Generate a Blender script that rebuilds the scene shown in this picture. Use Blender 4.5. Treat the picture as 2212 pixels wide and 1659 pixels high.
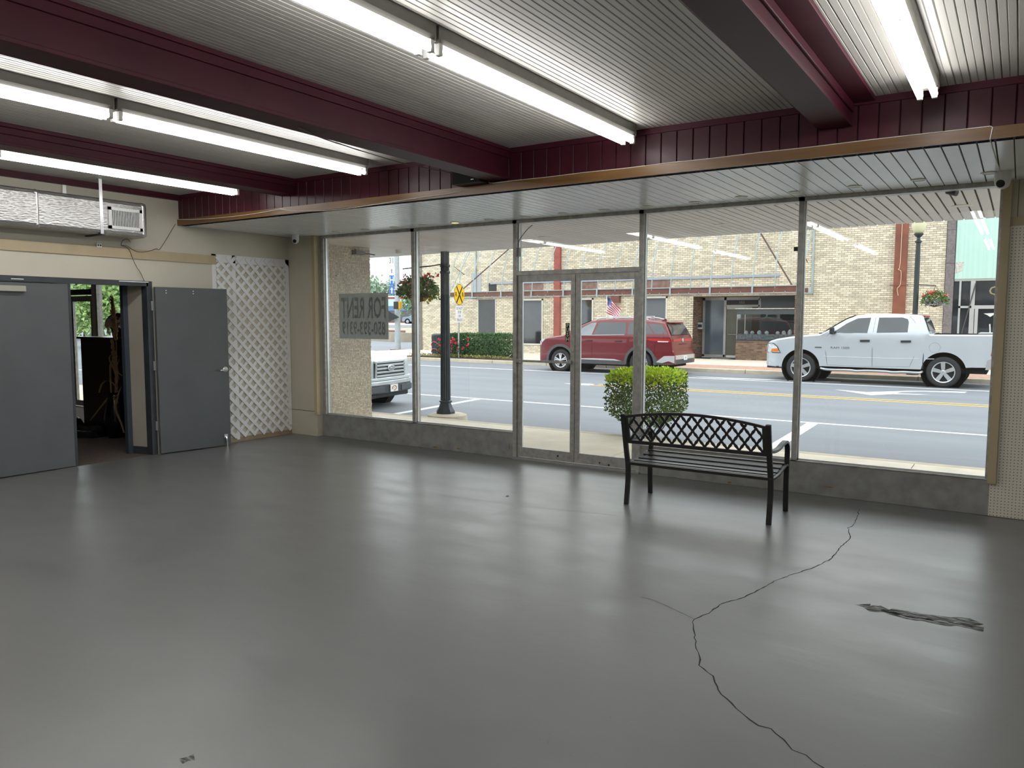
import bpy, bmesh, math, random
from mathutils import Vector, Matrix
random.seed(7)
for o in list(bpy.data.objects): bpy.data.objects.remove(o)
S = bpy.context.scene
col = S.collection
PI = math.pi
# ---------------------------------------------------------------- camera
IW, IH = 2212.0, 1659.0
CX, CY = IW/2, IH/2
VPX, VPY = (-1443.0, 682.0), (2205.0, 690.0)       # vanishing points of -X and +Y
FPX = math.sqrt(-((VPX[0]-CX)*(VPY[0]-CX)+(VPX[1]-CY)*(VPY[1]-CY)))
_dY = Vector((VPY[0]-CX, -(VPY[1]-CY), -FPX)).normalized()
_dX = -Vector((VPX[0]-CX, -(VPX[1]-CY), -FPX)).normalized()
_dZ = _dX.cross(_dY)
RM = Matrix((_dX, _dY, _dZ))
EYE = Vector((0, 0, 1.66))
cd = bpy.data.cameras.new('camera'); cam = bpy.data.objects.new('camera', cd); col.objects.link(cam)
cd.sensor_width = 36; cd.lens = FPX/IW*36; cd.clip_start = .05; cd.clip_end = 500
cam.matrix_world = Matrix.Translation(EYE) @ RM.to_4x4()
S.camera = cam
def _ray(x, y): return RM @ Vector((x-CX, -(y-CY), -FPX))
def _hit(x, y, ax, v):
    d = _ray(x, y); return EYE + d*((v-EYE[ax])/d[ax])
def AX(x, y, v): return _hit(x, y, 0, v)     # pixel -> point on plane X=v
def AY(x, y, v): return _hit(x, y, 1, v)
def AZ(x, y, v=0.0): return _hit(x, y, 2, v)
# ---------------------------------------------------------------- world, exposure
wd = bpy.data.worlds.new('world'); S.world = wd; wd.use_nodes = True
_bg = wd.node_tree.nodes['Background']
_bg.inputs[0].default_value = (.93, .975, 1.0, 1); _bg.inputs[1].default_value = 2.65
S.view_settings.view_transform = 'Standard'; S.view_settings.look = 'None'
S.view_settings.exposure = 0.12; S.view_settings.gamma = 1.0; S.view_settings.use_curve_mapping = False
TUBE = 17.0                                       # emission of the fluorescent tubes
# ---------------------------------------------------------------- helpers: materials
MATS = {}
def M(name, c, rough=.5, metal=0, var=.06, vs=3.0, bump=0, bs=60, spec=.5, coat=0, rnd=0, attr=0, emit=0, stretch=None, c2=None, det=4, alpha=1):
    if name in MATS: return MATS[name]
    m = bpy.data.materials.new(name); m.use_nodes = True; MATS[name] = m
    nt = m.node_tree; N = nt.nodes; L = nt.links; b = N['Principled BSDF']
    b.inputs['Roughness'].default_value = rough; b.inputs['Metallic'].default_value = metal
    b.inputs['Specular IOR Level'].default_value = spec; b.inputs['Coat Weight'].default_value = coat
    b.inputs['Alpha'].default_value = alpha
    if coat: b.inputs['Coat Roughness'].default_value = .06
    g = N.new('ShaderNodeNewGeometry'); mp = N.new('ShaderNodeMapping')
    L.new(g.outputs['Position'], mp.inputs[0])
    if stretch: mp.inputs['Scale'].default_value = stretch
    nz = N.new('ShaderNodeTexNoise'); nz.inputs['Scale'].default_value = vs; nz.inputs['Detail'].default_value = det
    L.new(mp.outputs[0], nz.inputs['Vector'])
    mx = N.new('ShaderNodeMix'); mx.data_type = 'RGBA'
    ca = [max(0, v*(1-var)) for v in c]; cb = [min(1, v*(1+var)) for v in c]
    if c2: ca, cb = c, c2
    mx.inputs[6].default_value = (*ca, 1); mx.inputs[7].default_value = (*cb, 1)
    mr = N.new('ShaderNodeMapRange'); mr.inputs[1].default_value = .3; mr.inputs[2].default_value = .7
    L.new(nz.outputs[0], mr.inputs[0]); L.new(mr.outputs[0], mx.inputs[0])
    out = mx.outputs[2]
    if rnd or attr:
        hs = N.new('ShaderNodeHueSaturation'); L.new(out, hs.inputs['Color'])
        if attr:
            at = N.new('ShaderNodeAttribute'); at.attribute_name = 'rnd'; src = at.outputs['Fac']; amt = attr
        else:
            oi = N.new('ShaderNodeObjectInfo'); src = oi.outputs['Random']; amt = rnd
        r2 = N.new('ShaderNodeMapRange'); r2.inputs[3].default_value = 1-amt; r2.inputs[4].default_value = 1+amt
        L.new(src, r2.inputs[0]); L.new(r2.outputs[0], hs.inputs['Value']); out = hs.outputs[0]
    L.new(out, b.inputs['Base Color'])
    if bump:
        n2 = N.new('ShaderNodeTexNoise'); n2.inputs['Scale'].default_value = bs; n2.inputs['Detail'].default_value = 3
        L.new(mp.outputs[0], n2.inputs['Vector'])
        bp = N.new('ShaderNodeBump'); bp.inputs['Strength'].default_value = bump; bp.inputs['Distance'].default_value = .01
        L.new(n2.outputs[0], bp.inputs['Height']); L.new(bp.outputs[0], b.inputs['Normal'])
    if emit:
        b.inputs['Emission Color'].default_value = (*c, 1); b.inputs['Emission Strength'].default_value = emit
    return m
def glass(name, tint=(1, 1, 1), f0=.04, rough=0.0, dark=None):
    if name in MATS: return MATS[name]
    m = bpy.data.materials.new(name); m.use_nodes = True; MATS[name] = m
    nt = m.node_tree; N = nt.nodes; L = nt.links
    for n in list(N): N.remove(n)
    o = N.new('ShaderNodeOutputMaterial'); t = N.new('ShaderNodeBsdfTransparent'); t.inputs[0].default_value = (*tint, 1)
    gl = N.new('ShaderNodeBsdfGlossy'); gl.inputs['Roughness'].default_value = rough
    lw = N.new('ShaderNodeLayerWeight'); lw.inputs[0].default_value = .5
    pw = N.new('ShaderNodeMath'); pw.operation = 'POWER'; pw.inputs[1].default_value = 5
    ma = N.new('ShaderNodeMath'); ma.operation = 'MULTIPLY_ADD'; ma.inputs[1].default_value = 1-f0; ma.inputs[2].default_value = f0
    mx = N.new('ShaderNodeMixShader')
    L.new(lw.outputs['Facing'], pw.inputs[0]); L.new(pw.outputs[0], ma.inputs[0]); L.new(ma.outputs[0], mx.inputs[0])
    L.new(t.outputs[0], mx.inputs[1]); L.new(gl.outputs[0], mx.inputs[2]); L.new(mx.outputs[0], o.inputs[0])
    return m
# ---------------------------------------------------------------- helpers: objects
WL = {}                                            # world translation of every built object
def wl(o): return WL.get(o.name, Vector((0, 0, 0)))
def tag(o, label=None, cat=None, group=None, kind=None):
    if label: o['label'] = label
    if cat: o['category'] = cat
    if group: o['group'] = group
    if kind: o['kind'] = kind
    return o
def thing(name, label, cat, loc=(0, 0, 0), rz=0, group=None, kind=None):
    o = bpy.data.objects.new(name, None); col.objects.link(o); o.empty_display_size = .1
    o.location = loc; o.rotation_euler = (0, 0, rz); WL[o.name] = Vector(loc)
    return tag(o, label, cat, group, kind)
def link(name, me, parent=None, loc=None, rot=None):
    o = bpy.data.objects.new(name, me); col.objects.link(o)
    if parent: o.parent = parent; WL[o.name] = wl(parent)
    if loc is not None: o.location = Vector(loc) - (wl(parent) if parent else Vector((0, 0, 0)))
    if rot is not None: o.rotation_euler = rot
    return o
def dup(root, loc, rz=None, label=None):
    r = root.copy(); col.objects.link(r); r.location = loc; WL[r.name] = Vector(loc)
    if rz is not None: r.rotation_euler = (0, 0, rz)
    if label: r['label'] = label
    for ch in root.children:
        c = ch.copy(); col.objects.link(c); c.parent = r
        for g in ch.children:
            d = g.copy(); col.objects.link(d); d.parent = c
    return r
class MB:
    def __init__(s): s.v = []; s.f = []; s.a = []
    def add(s, vs, fs, a=None):
        n = len(s.v); s.v += [tuple(p) for p in vs]; s.f += [tuple(i+n for i in f) for f in fs]
        s.a += [a if a is not None else .5]*len(fs); return s
    def box(s, x0, x1, y0, y1, z0, z1, mtx=None, a=None):
        vs = [Vector((x, y, z)) for z in (z0, z1) for x, y in ((x0, y0), (x1, y0), (x1, y1), (x0, y1))]
        if mtx: vs = [mtx @ v for v in vs]
        return s.add(vs, [(3, 2, 1, 0), (4, 5, 6, 7), (0, 1, 5, 4), (1, 2, 6, 5), (2, 3, 7, 6), (3, 0, 4, 7)], a)
    def cbox(s, c, d, mtx=None, a=None):
        return s.box(c[0]-d[0]/2, c[0]+d[0]/2, c[1]-d[1]/2, c[1]+d[1]/2, c[2]-d[2]/2, c[2]+d[2]/2, mtx, a)
    def bar(s, p, q, w, h, up=(0, 0, 1), a=None):          # box beam from p to q
        p = Vector(p); q = Vector(q); d = (q-p); l = d.length; d.normalize()
        u = Vector(up); r = d.cross(u)
        if r.length < 1e-5: r = d.cross(Vector((1, 0, 0)))
        r.normalize(); u = r.cross(d)
        mt = Matrix((r, d, u)).transposed().to_4x4(); mt.translation = p
        return s.box(-w/2, w/2, 0, l, -h/2, h/2, mt, a)
    def prism(s, poly, f, d, cap=True, a=None):            # poly 2d; f maps (u,v,w)->3d ; w in d=(w0,w1)
        n = len(poly); vs = [f(u, v, w) for w in d for u, v in poly]
        fs = [(i, (i+1) % n, n+(i+1) % n, n+i) for i in range(n)]
        if cap: fs += [tuple(reversed(range(n))), tuple(range(n, 2*n))]
        return s.add(vs, fs, a)
    def tube(s, pts, r, n=8, closed=False, cap=True, flat=None):
        pts = [Vector(p) for p in pts]; k = len(pts); base = len(s.v); rr = r if isinstance(r, (list, tuple)) else [r]*k
        up = None; vs = []
        for i, p in enumerate(pts):
            a = pts[(i-1) % k] if (closed or i) else p; b = pts[(i+1) % k] if (closed or i < k-1) else p
            t = (b-a).normalized()
            if up is None: up = t.orthogonal().normalized() if abs(t.z) > .99 or flat is None else Vector((0, 0, 1))
            x = up.cross(t)
            if x.length < 1e-6: x = t.orthogonal()
            x.normalize(); up = t.cross(x).normalized()
            for j in range(n):
                an = 2*PI*j/n + (PI/4 if n == 4 else 0); vs.append(p + (x*math.cos(an)*(flat or 1) + up*math.sin(an))*rr[i])
        fs = []
        for i in range(k if closed else k-1):
            for j in range(n):
                A = i*n+j; B = i*n+(j+1) % n; C = ((i+1) % k)*n+(j+1) % n; D = ((i+1) % k)*n+j
                fs.append((A, B, C, D))
        if cap and not closed: fs += [tuple(reversed(range(n))), tuple(range((k-1)*n, k*n))]
        return s.add(vs, fs)
    def lathe(s, prof, n=16, c=(0, 0, 0), axis='z', sq=None, cap=True):
        c = Vector(c); vs = []
        for r, h in prof:
            for j in range(n):
                a = 2*PI*(j+.5)/n; x, y = r*math.cos(a), r*math.sin(a)
                if sq: x *= sq[0]; y *= sq[1]
                p = {'z': (x, y, h), 'y': (x, h, y), 'x': (h, x, y)}[axis]; vs.append(c+Vector(p))
        k = len(prof); fs = [(i*n+j, i*n+(j+1) % n, (i+1)*n+(j+1) % n, (i+1)*n+j) for i in range(k-1) for j in range(n)]
        if cap: fs += [tuple(reversed(range(n))), tuple(range((k-1)*n, k*n))]
        return s.add(vs, fs)
    def sph(s, c, r, n=8, sc=(1, 1, 1)):
        m = n//2+1
        pr = [(max(1e-4, math.sin(PI*i/m))*1, -math.cos(PI*i/m)) for i in range(m+1)]
        k = len(s.v); s.lathe(pr, n)
        for i in range(k, len(s.v)):
            x, y, z = s.v[i]; s.v[i] = (c[0]+x*r*sc[0], c[1]+y*r*sc[1], c[2]+z*r*sc[2])
        return s
    def mesh(s, name, mat, smooth=False, off=Vector((0, 0, 0)), fix=True):
        me = bpy.data.meshes.new(name)
        me.from_pydata([(p[0]-off[0], p[1]-off[1], p[2]-off[2]) for p in s.v], [], s.f)
        if any(x != .5 for x in s.a):
            at = me.attributes.new('rnd', 'FLOAT', 'FACE'); at.data.foreach_set('value', s.a)
        if fix:
            bm = bmesh.new(); bm.from_mesh(me); bmesh.ops.recalc_face_normals(bm, faces=bm.faces); bm.to_mesh(me); bm.free()
        me.materials.append(mat)
        if smooth:
            me.shade_smooth()
            if smooth != 'all': me.set_sharp_from_angle(angle=math.radians(38 if smooth is True else smooth))
        me.update(); return me
    def build(s, name, mat, parent=None, smooth=False, bevel=0, local=False, fix=True):
        if parent is None:
            xs, ys, zs = zip(*s.v); off = Vector(((min(xs)+max(xs))/2, (min(ys)+max(ys))/2, min(zs)))
        else: off = Vector((0, 0, 0)) if local else wl(parent)
        o = link(name, s.mesh(name, mat, smooth, off, fix), parent)
        if parent is None: o.location = off; WL[o.name] = off
        if bevel:
            bv = o.modifiers.new('bevel', 'BEVEL'); bv.width = bevel; bv.segments = 2; bv.limit_method = 'ANGLE'
        return o
def bx(name, mat, parent, *a, **k):
    kw = {q: k.pop(q) for q in ('smooth', 'bevel', 'local') if q in k}
    return MB().box(*a).build(name, mat, parent, **kw)
def solo(mb, name, mat, label, cat, group=None, kind=None, **k):
    return tag(mb.build(name, mat, None, **k), label, cat, group, kind)
def text(name, body, size, mat, parent, mtx, extrude=.001, sx=1.0, align='CENTER', mirror=False, bold=0, local=False):
    cu = bpy.data.curves.new('t', 'FONT'); cu.body = body; cu.size = size; cu.extrude = extrude; cu.align_x = align; cu.align_y = 'CENTER'
    cu.offset = bold; cu.resolution_u = 2; cu.space_line = .95
    to = bpy.data.objects.new('t', cu); col.objects.link(to)
    me = bpy.data.meshes.new_from_object(to.evaluated_get(bpy.context.evaluated_depsgraph_get()))
    bpy.data.objects.remove(to)
    me.transform(mtx @ Matrix.Diagonal((-sx if mirror else sx, 1, 1, 1)))
    if parent and not local: me.transform(Matrix.Translation(-wl(parent)))
    me.materials.clear(); me.materials.append(mat); me.name = name
    return link(name, me, parent)
def frame_mtx(o, xd, yd):                           # text plane: origin, x direction, y direction
    x = Vector(xd).normalized(); y = Vector(yd).normalized(); z = x.cross(y)
    m = Matrix((x, y, z)).transposed().to_4x4(); m.translation = Vector(o); return m
def arc(p, q, sag, n=8):                            # parabola between p and q sagging down
    p = Vector(p); q = Vector(q); return [p.lerp(q, i/n)-Vector((0, 0, sag*4*(i/n)*(1-i/n))) for i in range(n+1)]
def smooth_path(pts, sub=4):                        # Catmull-Rom
    P = [Vector(p) for p in pts]; P = [P[0]*2-P[1]]+P+[P[-1]*2-P[-2]]; out = []
    for i in range(1, len(P)-2):
        for k in range(sub):
            t = k/sub; a, b, c, d = P[i-1:i+3]
            out.append(.5*((2*b)+(c-a)*t+(2*a-5*b+4*c-d)*t*t+(3*b-a-3*c+d)*t**3))
    return out+[P[-2]]
def leaves(mb, n, fn, size, up=.5, rng=None, fold=.25, asp=.55):
    """n leaf blades; fn(rng)->(point, normal, shade 0..1)"""
    rng = rng or random
    for _ in range(n):
        p, nr, a = fn(rng); p = Vector(p)
        d = (Vector(nr)*up+Vector((rng.uniform(-1, 1), rng.uniform(-1, 1), rng.uniform(-1, 1)))).normalized()
        w = d.cross(Vector((rng.uniform(-1, 1), rng.uniform(-1, 1), rng.uniform(-1, 1)))).normalized()
        sz = size*rng.uniform(.7, 1.3); h = d.cross(w)*sz*fold
        mb.add([p, p+d*sz*.5+w*sz*asp*.5+h, p+d*sz, p+d*sz*.5-w*sz*asp*.5+h], [(0, 1, 2), (0, 2, 3)], a)
# ---------------------------------------------------------------- materials
XL, XR, Y0, YB, YF, ZC, ZS = -8.717, 3.2, 7.592, -5.0, 5.80, 3.15, 2.79
cream = M('cream_paint', (.63, .59, .485), .55, var=.05, vs=1.5, bump=.05, bs=40)
cream2 = M('cream_panel', (.57, .525, .42), .5, var=.05, vs=2)
tan = M('tan_paint', (.50, .41, .26), .5, var=.08, vs=4, stretch=(1, 1, .3))
maroon = M('maroon_paint', (.062, .0085, .018), .5, spec=.28, var=.15, vs=3, bump=.03, bs=30)
maroon_b = M('maroon_board', (.062, .009, .018), .42, spec=.35, var=.12, vs=3, rnd=.08)
wood = M('varnished_wood', (.225, .118, .038), .38, var=.35, vs=6, stretch=(.25, 1, 3), c2=(.135, .062, .019), bump=.05, bs=25)
ceil_m = M('ceiling_paint', (.48, .462, .425), .42, var=.06, vs=2, rnd=.05)
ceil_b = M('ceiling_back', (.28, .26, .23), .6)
soff_m = M('soffit_paint', (.80, .82, .80), .22, var=.03, vs=3, rnd=.03)
soff_x = M('soffit_paint_outside', (.64, .57, .51), .4, var=.04, vs=3, rnd=.05)
dark_gap = M('dark_joint', (.06, .055, .05), .8)  # plain dark fill for plank joints, backings and panel seams
alu = M('aged_aluminium', (.44, .43, .40), .4, metal=.35, var=.22, vs=18, bump=.08, bs=70)
alu_d = M('grey_aluminium_panel', (.31, .31, .295), .42, metal=.1, var=.2, vs=9, bump=.05, bs=50)
alu_l = M('bright_aluminium', (.72, .72, .72), .3, metal=.6, var=.05)
white = M('white_plastic', (.78, .78, .76), .35, var=.03)
enamel = M('white_enamel', (.165, .158, .14), .45, var=.08, vs=9)
black = M('black_plastic', (.012, .012, .013), .45)
blackm = M('black_powder_coat', (.014, .013, .013), .38, bump=.05, bs=200)
chrome = M('chrome', (.75, .75, .75), .15, metal=1)
doorg = M('grey_door_paint', (.112, .120, .125), .42, var=.06, vs=3, bump=.03, bs=50)
frameg = M('dark_grey_frame_paint', (.045, .05, .06), .45, var=.2, vs=8)
pane_m = glass('window_glass', (.97, .985, .98))
tube_m = M('lit_tube', (.99, .985, .97), .4, emit=TUBE, var=0)
wire_w = M('white_cable', (.72, .68, .6), .5)
wire_d = M('brown_cable', (.10, .075, .06), .5)
# floor: worn grey floor paint, satin, with scuffs and specks
def floor_material():
    m = bpy.data.materials.new('worn_grey_floor_paint'); m.use_nodes = True; nt = m.node_tree; N = nt.nodes; L = nt.links; b = N['Principled BSDF']
    g = N.new('ShaderNodeNewGeometry')
    def noise(sc, det=5, st=None):
        src = g.outputs['Position']
        if st:
            mp = N.new('ShaderNodeMapping'); mp.inputs['Scale'].default_value = st; mp.inputs['Rotation'].default_value = (0, 0, .45); L.new(src, mp.inputs[0]); src = mp.outputs[0]
        n = N.new('ShaderNodeTexNoise'); n.inputs['Scale'].default_value = sc; n.inputs['Detail'].default_value = det; L.new(src, n.inputs['Vector']); return n.outputs[0]
    def rng(src, a, b_, c, d):
        r = N.new('ShaderNodeMapRange'); r.inputs[1].default_value = a; r.inputs[2].default_value = b_; r.inputs[3].default_value = c; r.inputs[4].default_value = d; L.new(src, r.inputs[0]); return r.outputs[0]
    def math_(op, a, b_):
        n = N.new('ShaderNodeMath'); n.operation = op
        for i, q in enumerate((a, b_)):
            if isinstance(q, (int, float)): n.inputs[i].default_value = q
            else: L.new(q, n.inputs[i])
        return n.outputs[0]
    big = rng(noise(.7, 3), 0, 1, .85, 1.15); fine = rng(noise(160, 2), 0, 1, .9, 1.1); st = rng(noise(3, 2, (1, 2, 1)), 0, 1, .97, 1.03)
    vo = N.new('ShaderNodeTexVoronoi'); vo.inputs['Scale'].default_value = 30; L.new(g.outputs['Position'], vo.inputs['Vector'])
    gate = rng(noise(1.3, 2), .45, .6, 0, 1)
    speck = rng(math_('ADD', vo.outputs['Distance'], rng(gate, 0, 1, .09, .035)), .075, .11, .3, 1)
    k = math_('MULTIPLY', math_('MULTIPLY', big, fine), math_('MULTIPLY', st, speck))
    cc = N.new('ShaderNodeVectorMath'); cc.operation = 'SCALE'; cc.inputs[0].default_value = (.170, .173, .172); L.new(k, cc.inputs['Scale'])
    L.new(cc.outputs[0], b.inputs['Base Color'])
    ro = math_('ADD', rng(noise(1.6, 2, (1, 2.2, 1)), .3, .7, .285, .36), rng(noise(30, 2), 0, 1, 0, .03)); L.new(ro, b.inputs['Roughness'])
    b.inputs['Specular IOR Level'].default_value = 1.0; b.inputs['IOR'].default_value = 1.55
    bp = N.new('ShaderNodeBump'); bp.inputs['Strength'].default_value = .05; bp.inputs['Distance'].default_value = .02
    L.new(math_('ADD', noise(5, 2, (1, 2.5, 1)), rng(noise(60, 2), 0, 1, 0, .06)), bp.inputs['Height']); L.new(bp.outputs[0], b.inputs['Normal'])
    return m
floor_m = floor_material()
def dots_material():                                  # pegboard: one-inch grid of dark holes
    m = bpy.data.materials.new('pegboard'); m.use_nodes = True; nt = m.node_tree; N = nt.nodes; L = nt.links; b = N['Principled BSDF']
    g = N.new('ShaderNodeNewGeometry'); mp = N.new('ShaderNodeMapping'); mp.inputs['Scale'].default_value = (39.4, 0, 39.4); L.new(g.outputs['Position'], mp.inputs[0])
    fr = N.new('ShaderNodeVectorMath'); fr.operation = 'FRACTION'; L.new(mp.outputs[0], fr.inputs[0])
    ds = N.new('ShaderNodeVectorMath'); ds.operation = 'DISTANCE'; ds.inputs[1].default_value = (.5, 0, .5); L.new(fr.outputs[0], ds.inputs[0])
    lt = N.new('ShaderNodeMath'); lt.operation = 'LESS_THAN'; lt.inputs[1].default_value = .14; L.new(ds.outputs['Value'], lt.inputs[0])
    mx = N.new('ShaderNodeMix'); mx.data_type = 'RGBA'; mx.inputs[6].default_value = (.80, .75, .65, 1); mx.inputs[7].default_value = (.03, .028, .025, 1)
    L.new(lt.outputs[0], mx.inputs[0]); L.new(mx.outputs[2], b.inputs['Base Color']); b.inputs['Roughness'].default_value = .5
    return m
peg_m = dots_material()
# ---------------------------------------------------------------- structure
def struct(o, label, cat): return tag(o, label, cat, kind='structure')
floor = struct(MB().box(XL-.02, XR, YB, Y0+.10, -.15, 0).build('floor', floor_m), 'worn grey painted concrete floor of the empty shop', 'floor')
def smear_material():
    m = bpy.data.materials.new('dirty_smear'); m.use_nodes = True; N = m.node_tree.nodes; L = m.node_tree.links; b = N['Principled BSDF']
    b.inputs['Base Color'].default_value = (.05, .044, .038, 1); b.inputs['Roughness'].default_value = .7
    g = N.new('ShaderNodeNewGeometry'); mp = N.new('ShaderNodeMapping'); mp.inputs['Rotation'].default_value = (0, 0, .35); mp.inputs['Scale'].default_value = (14, 60, 1); L.new(g.outputs['Position'], mp.inputs[0])
    n = N.new('ShaderNodeTexNoise'); n.inputs['Scale'].default_value = 1; n.inputs['Detail'].default_value = 4; L.new(mp.outputs[0], n.inputs['Vector'])
    r = N.new('ShaderNodeMapRange'); r.inputs[1].default_value = .38; r.inputs[2].default_value = .62; r.inputs[3].default_value = .15; r.inputs[4].default_value = .9; L.new(n.outputs[0], r.inputs[0]); L.new(r.outputs[0], b.inputs['Alpha']); return m
# crack, scuff and old seam in the floor paint, from photo pixels on the floor plane
def ribbon(pts, w, name, mat, z=.0006, jit=0, rng=random.Random(3)):
    mb = MB(); P = []
    for i in range(len(pts)-1):
        a, b = Vector(pts[i]), Vector(pts[i+1]); n = max(1, int((b-a).length/.035)) if jit else 1
        for k in range(n): P.append(a.lerp(b, k/n)+Vector((rng.uniform(-1, 1), rng.uniform(-1, 1), 0))*(jit if (k or i) else 0))
    P.append(Vector(pts[-1])); k = len(P); vs = []
    for i, p in enumerate(P):
        t = (P[min(i+1, k-1)]-P[max(i-1, 0)]); t.z = 0; t.normalize(); nn = Vector((-t.y, t.x, 0))*w*.5*rng.uniform(.5, 1.5)
        vs += [p+nn+Vector((0, 0, z)), p-nn+Vector((0, 0, z))]
    return mb.add(vs, [(2*i, 2*i+1, 2*i+3, 2*i+2) for i in range(k-1)]).build(name, mat, floor)
crack_m = M('crack_dirt', (.028, .027, .025), .9); scuff_m = smear_material(); seam_m = M('pale_paint_seam', (.2, .2, .19), .3)
ribbon([AZ(*p) for p in [(1857, 1100), (1850, 1120), (1843, 1135), (1832, 1140), (1836, 1162), (1810, 1188), (1795, 1208), (1757, 1226), (1714, 1240), (1680, 1252), (1644, 1272), (1600, 1293), (1561, 1302), (1530, 1325), (1499, 1337), (1497, 1350), (1500, 1365), (1502, 1400), (1514, 1425), (1512, 1437), (1538, 1460), (1541, 1474), (1560, 1500), (1590, 1530), (1620, 1556), (1640, 1567), (1665, 1575), (1690, 1598), (1710, 1618), (1740, 1632), (1780, 1659), (1830, 1700)]], .006, 'crack', crack_m, jit=.006)
ribbon([AZ(*p) for p in [(1499, 1337), (1460, 1318), (1432, 1305), (1410, 1296), (1385, 1290)]], .0025, 'crack', crack_m, jit=.003)
ribbon([AZ(*p) for p in [(1864, 1305), (1885, 1314), (1930, 1321), (1990, 1330), (2040, 1338), (2090, 1342), (2112, 1352)]], .085, 'scuff', scuff_m, jit=.012)
ribbon([AZ(*p) for p in [(1905, 1317), (1960, 1332), (2030, 1345), (2080, 1350), (2125, 1360)]], .07, 'scuff', scuff_m, jit=.008)
ribbon([AZ(*p) for p in [(390, 1645), (405, 1640), (420, 1636)]], .035, 'scuff', scuff_m, jit=.005)
ribbon([AZ(*p) for p in [(910, 1173), (990, 1142), (1060, 1112), (1130, 1093)]], .012, 'seam', seam_m, jit=.002)
ribbon([AZ(*p) for p in [(945, 1070), (1040, 1080), (1130, 1093), (1330, 1113)]], .01, 'seam', seam_m, jit=.002)
# main ceiling of narrow beaded planks
ceiling = struct(MB().box(XL-.3, XR+.1, YB, Y0+.1, ZC+.012, ZC+.2).build('ceiling', ceil_b), 'ceiling of narrow beaded off-white planks between maroon beams', 'ceiling')
pw = .083; h = pw/2
prof = [(-h, .012), (-h+.001, .008), (-h+.005, 0), (-.004, 0), (0, .006), (.004, 0), (h-.005, 0), (h-.001, .008), (h, .012)]
pm_ = MB().prism(prof, lambda u, v, w: (u, w, v), (YB, YF+.02)).mesh('ceiling_plank', ceil_m)
x = XL+h
while x < XR: link('ceiling_plank', pm_, ceiling, (x, 0, ZC)); x += pw
# soffit over the shop window
soffit = struct(MB().box(XL-.05, XR, YF, Y0-.02, ZS+.014, ZS+.06).build('ceiling_soffit', dark_gap), 'lower white plank soffit in front of the shop window', 'ceiling')
sw = .1012; h = sw/2
sm_ = MB().prism([(-h+.004, .014), (-h+.004, .002), (-h+.006, 0), (h-.006, 0), (h-.004, .002), (h-.004, .014)], lambda u, v, w: (u, w, v), (YF-.01, Y0-.02)).mesh('soffit_plank', soff_m)
x = -.241-sw*84
while x < XR:
    if x > XL: link('soffit_plank', sm_, soffit, (x, 0, ZS))
    x += sw
# fascia of vertical maroon boards with wood trim
fascia = struct(MB().box(XL-.05, XR, YF+.012, YF+.10, ZS, ZC+.01).build('wall_fascia', M('fascia_back', (.02, .006, .008), .8)), 'maroon vertical board fascia between ceiling and soffit', 'wall')
fw = .1295; h = fw/2
fm_ = MB().prism([(-h+.0025, .014), (-h+.0025, .004), (-h+.006, 0), (h-.006, 0), (h-.0025, .004), (h-.0025, .014)], lambda u, v, w: (u, v, w), (ZS+.06, ZC)).mesh('fascia_board', maroon_b)
x = -3.712-fw*38.5
while x < XR:
    if x > XL: link('fascia_board', fm_, fascia, (x, YF, 0))
    x += fw
struct(MB().box(XL, XR, YF-.022, YF, ZS-.004, ZS+.070).build('trim_1', wood), 'varnished wood strip along the bottom of the maroon fascia', 'trim')
struct(MB().box(XL, XR, YF-.018, YF, ZC-.045, ZC).build('trim_2', maroon), 'thin maroon moulding along the top of the fascia boards', 'trim')
struct(MB().box(XL, XL+.06, YB, YF, ZC-.065, ZC).build('trim_3', maroon), 'maroon moulding where left wall meets the ceiling', 'trim')
def beam(xc, w, zb, capw, label):
    b = MB().box(xc-w/2, xc+w/2, YB, YF-.001, zb, ZC).build('ceiling_beam', maroon, bevel=.006); struct(b, label, 'beam')
    for sx in (-1, 1):
        MB().box(xc+sx*w/2-.001*sx, xc+sx*capw/2, YB, YF-.001, ZC-.03, ZC).build('moulding', maroon, b, bevel=.004)
        MB().box(xc+sx*w/2-.001*sx, xc+sx*(w/2+.018), YB, YF-.001, ZC-.085, ZC-.03).build('moulding', maroon, b, bevel=.006)
    MB().box(xc-w/2-.008, xc+w/2+.008, YB, YF-.001, zb-.012, zb+.012).build('bottom_flange', maroon, b, bevel=.003)
    return b
beam(-1.135, .20, 2.985, .50, 'maroon ceiling beam with the widest cap against the ceiling planks')
beam(-3.945, .20, 2.897, .25, 'deepest maroon ceiling beam, running over the black wall speaker')
beam(-6.72, .20, 2.995, .25, 'maroon ceiling beam nearest to the silver duct')
# left wall with door opening
def wallbox(name, mat, boxes, label, cat='wall'):
    mb = MB()
    for b in boxes: mb.box(*b)
    return struct(mb.build(name, mat), label, cat)
YA, YC, ZD = 3.53, 5.36, 2.06
XT = -9.06
wall_left = wallbox('wall_left', cream, [(XT, XL, YB, YA, 0, ZC), (XT, XL, YC, Y0-.09, 0, ZC+.02), (XT, XL, YA, YC, ZD, ZC)], 'cream left wall with the grey double door, duct and lattice')
MB().box(XL, XL+.003, YC+.1, Y0-.1, 0, .06).build('wood_strip', M('bare_wood_strip', (.35, .27, .18), .6, var=.2), wall_left)
struct(MB().box(XL, XL+.02, YB, 6.30, 2.345, 2.455).build('trim_4', tan), 'tan painted rail along the left wall below the duct', 'trim')
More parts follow.
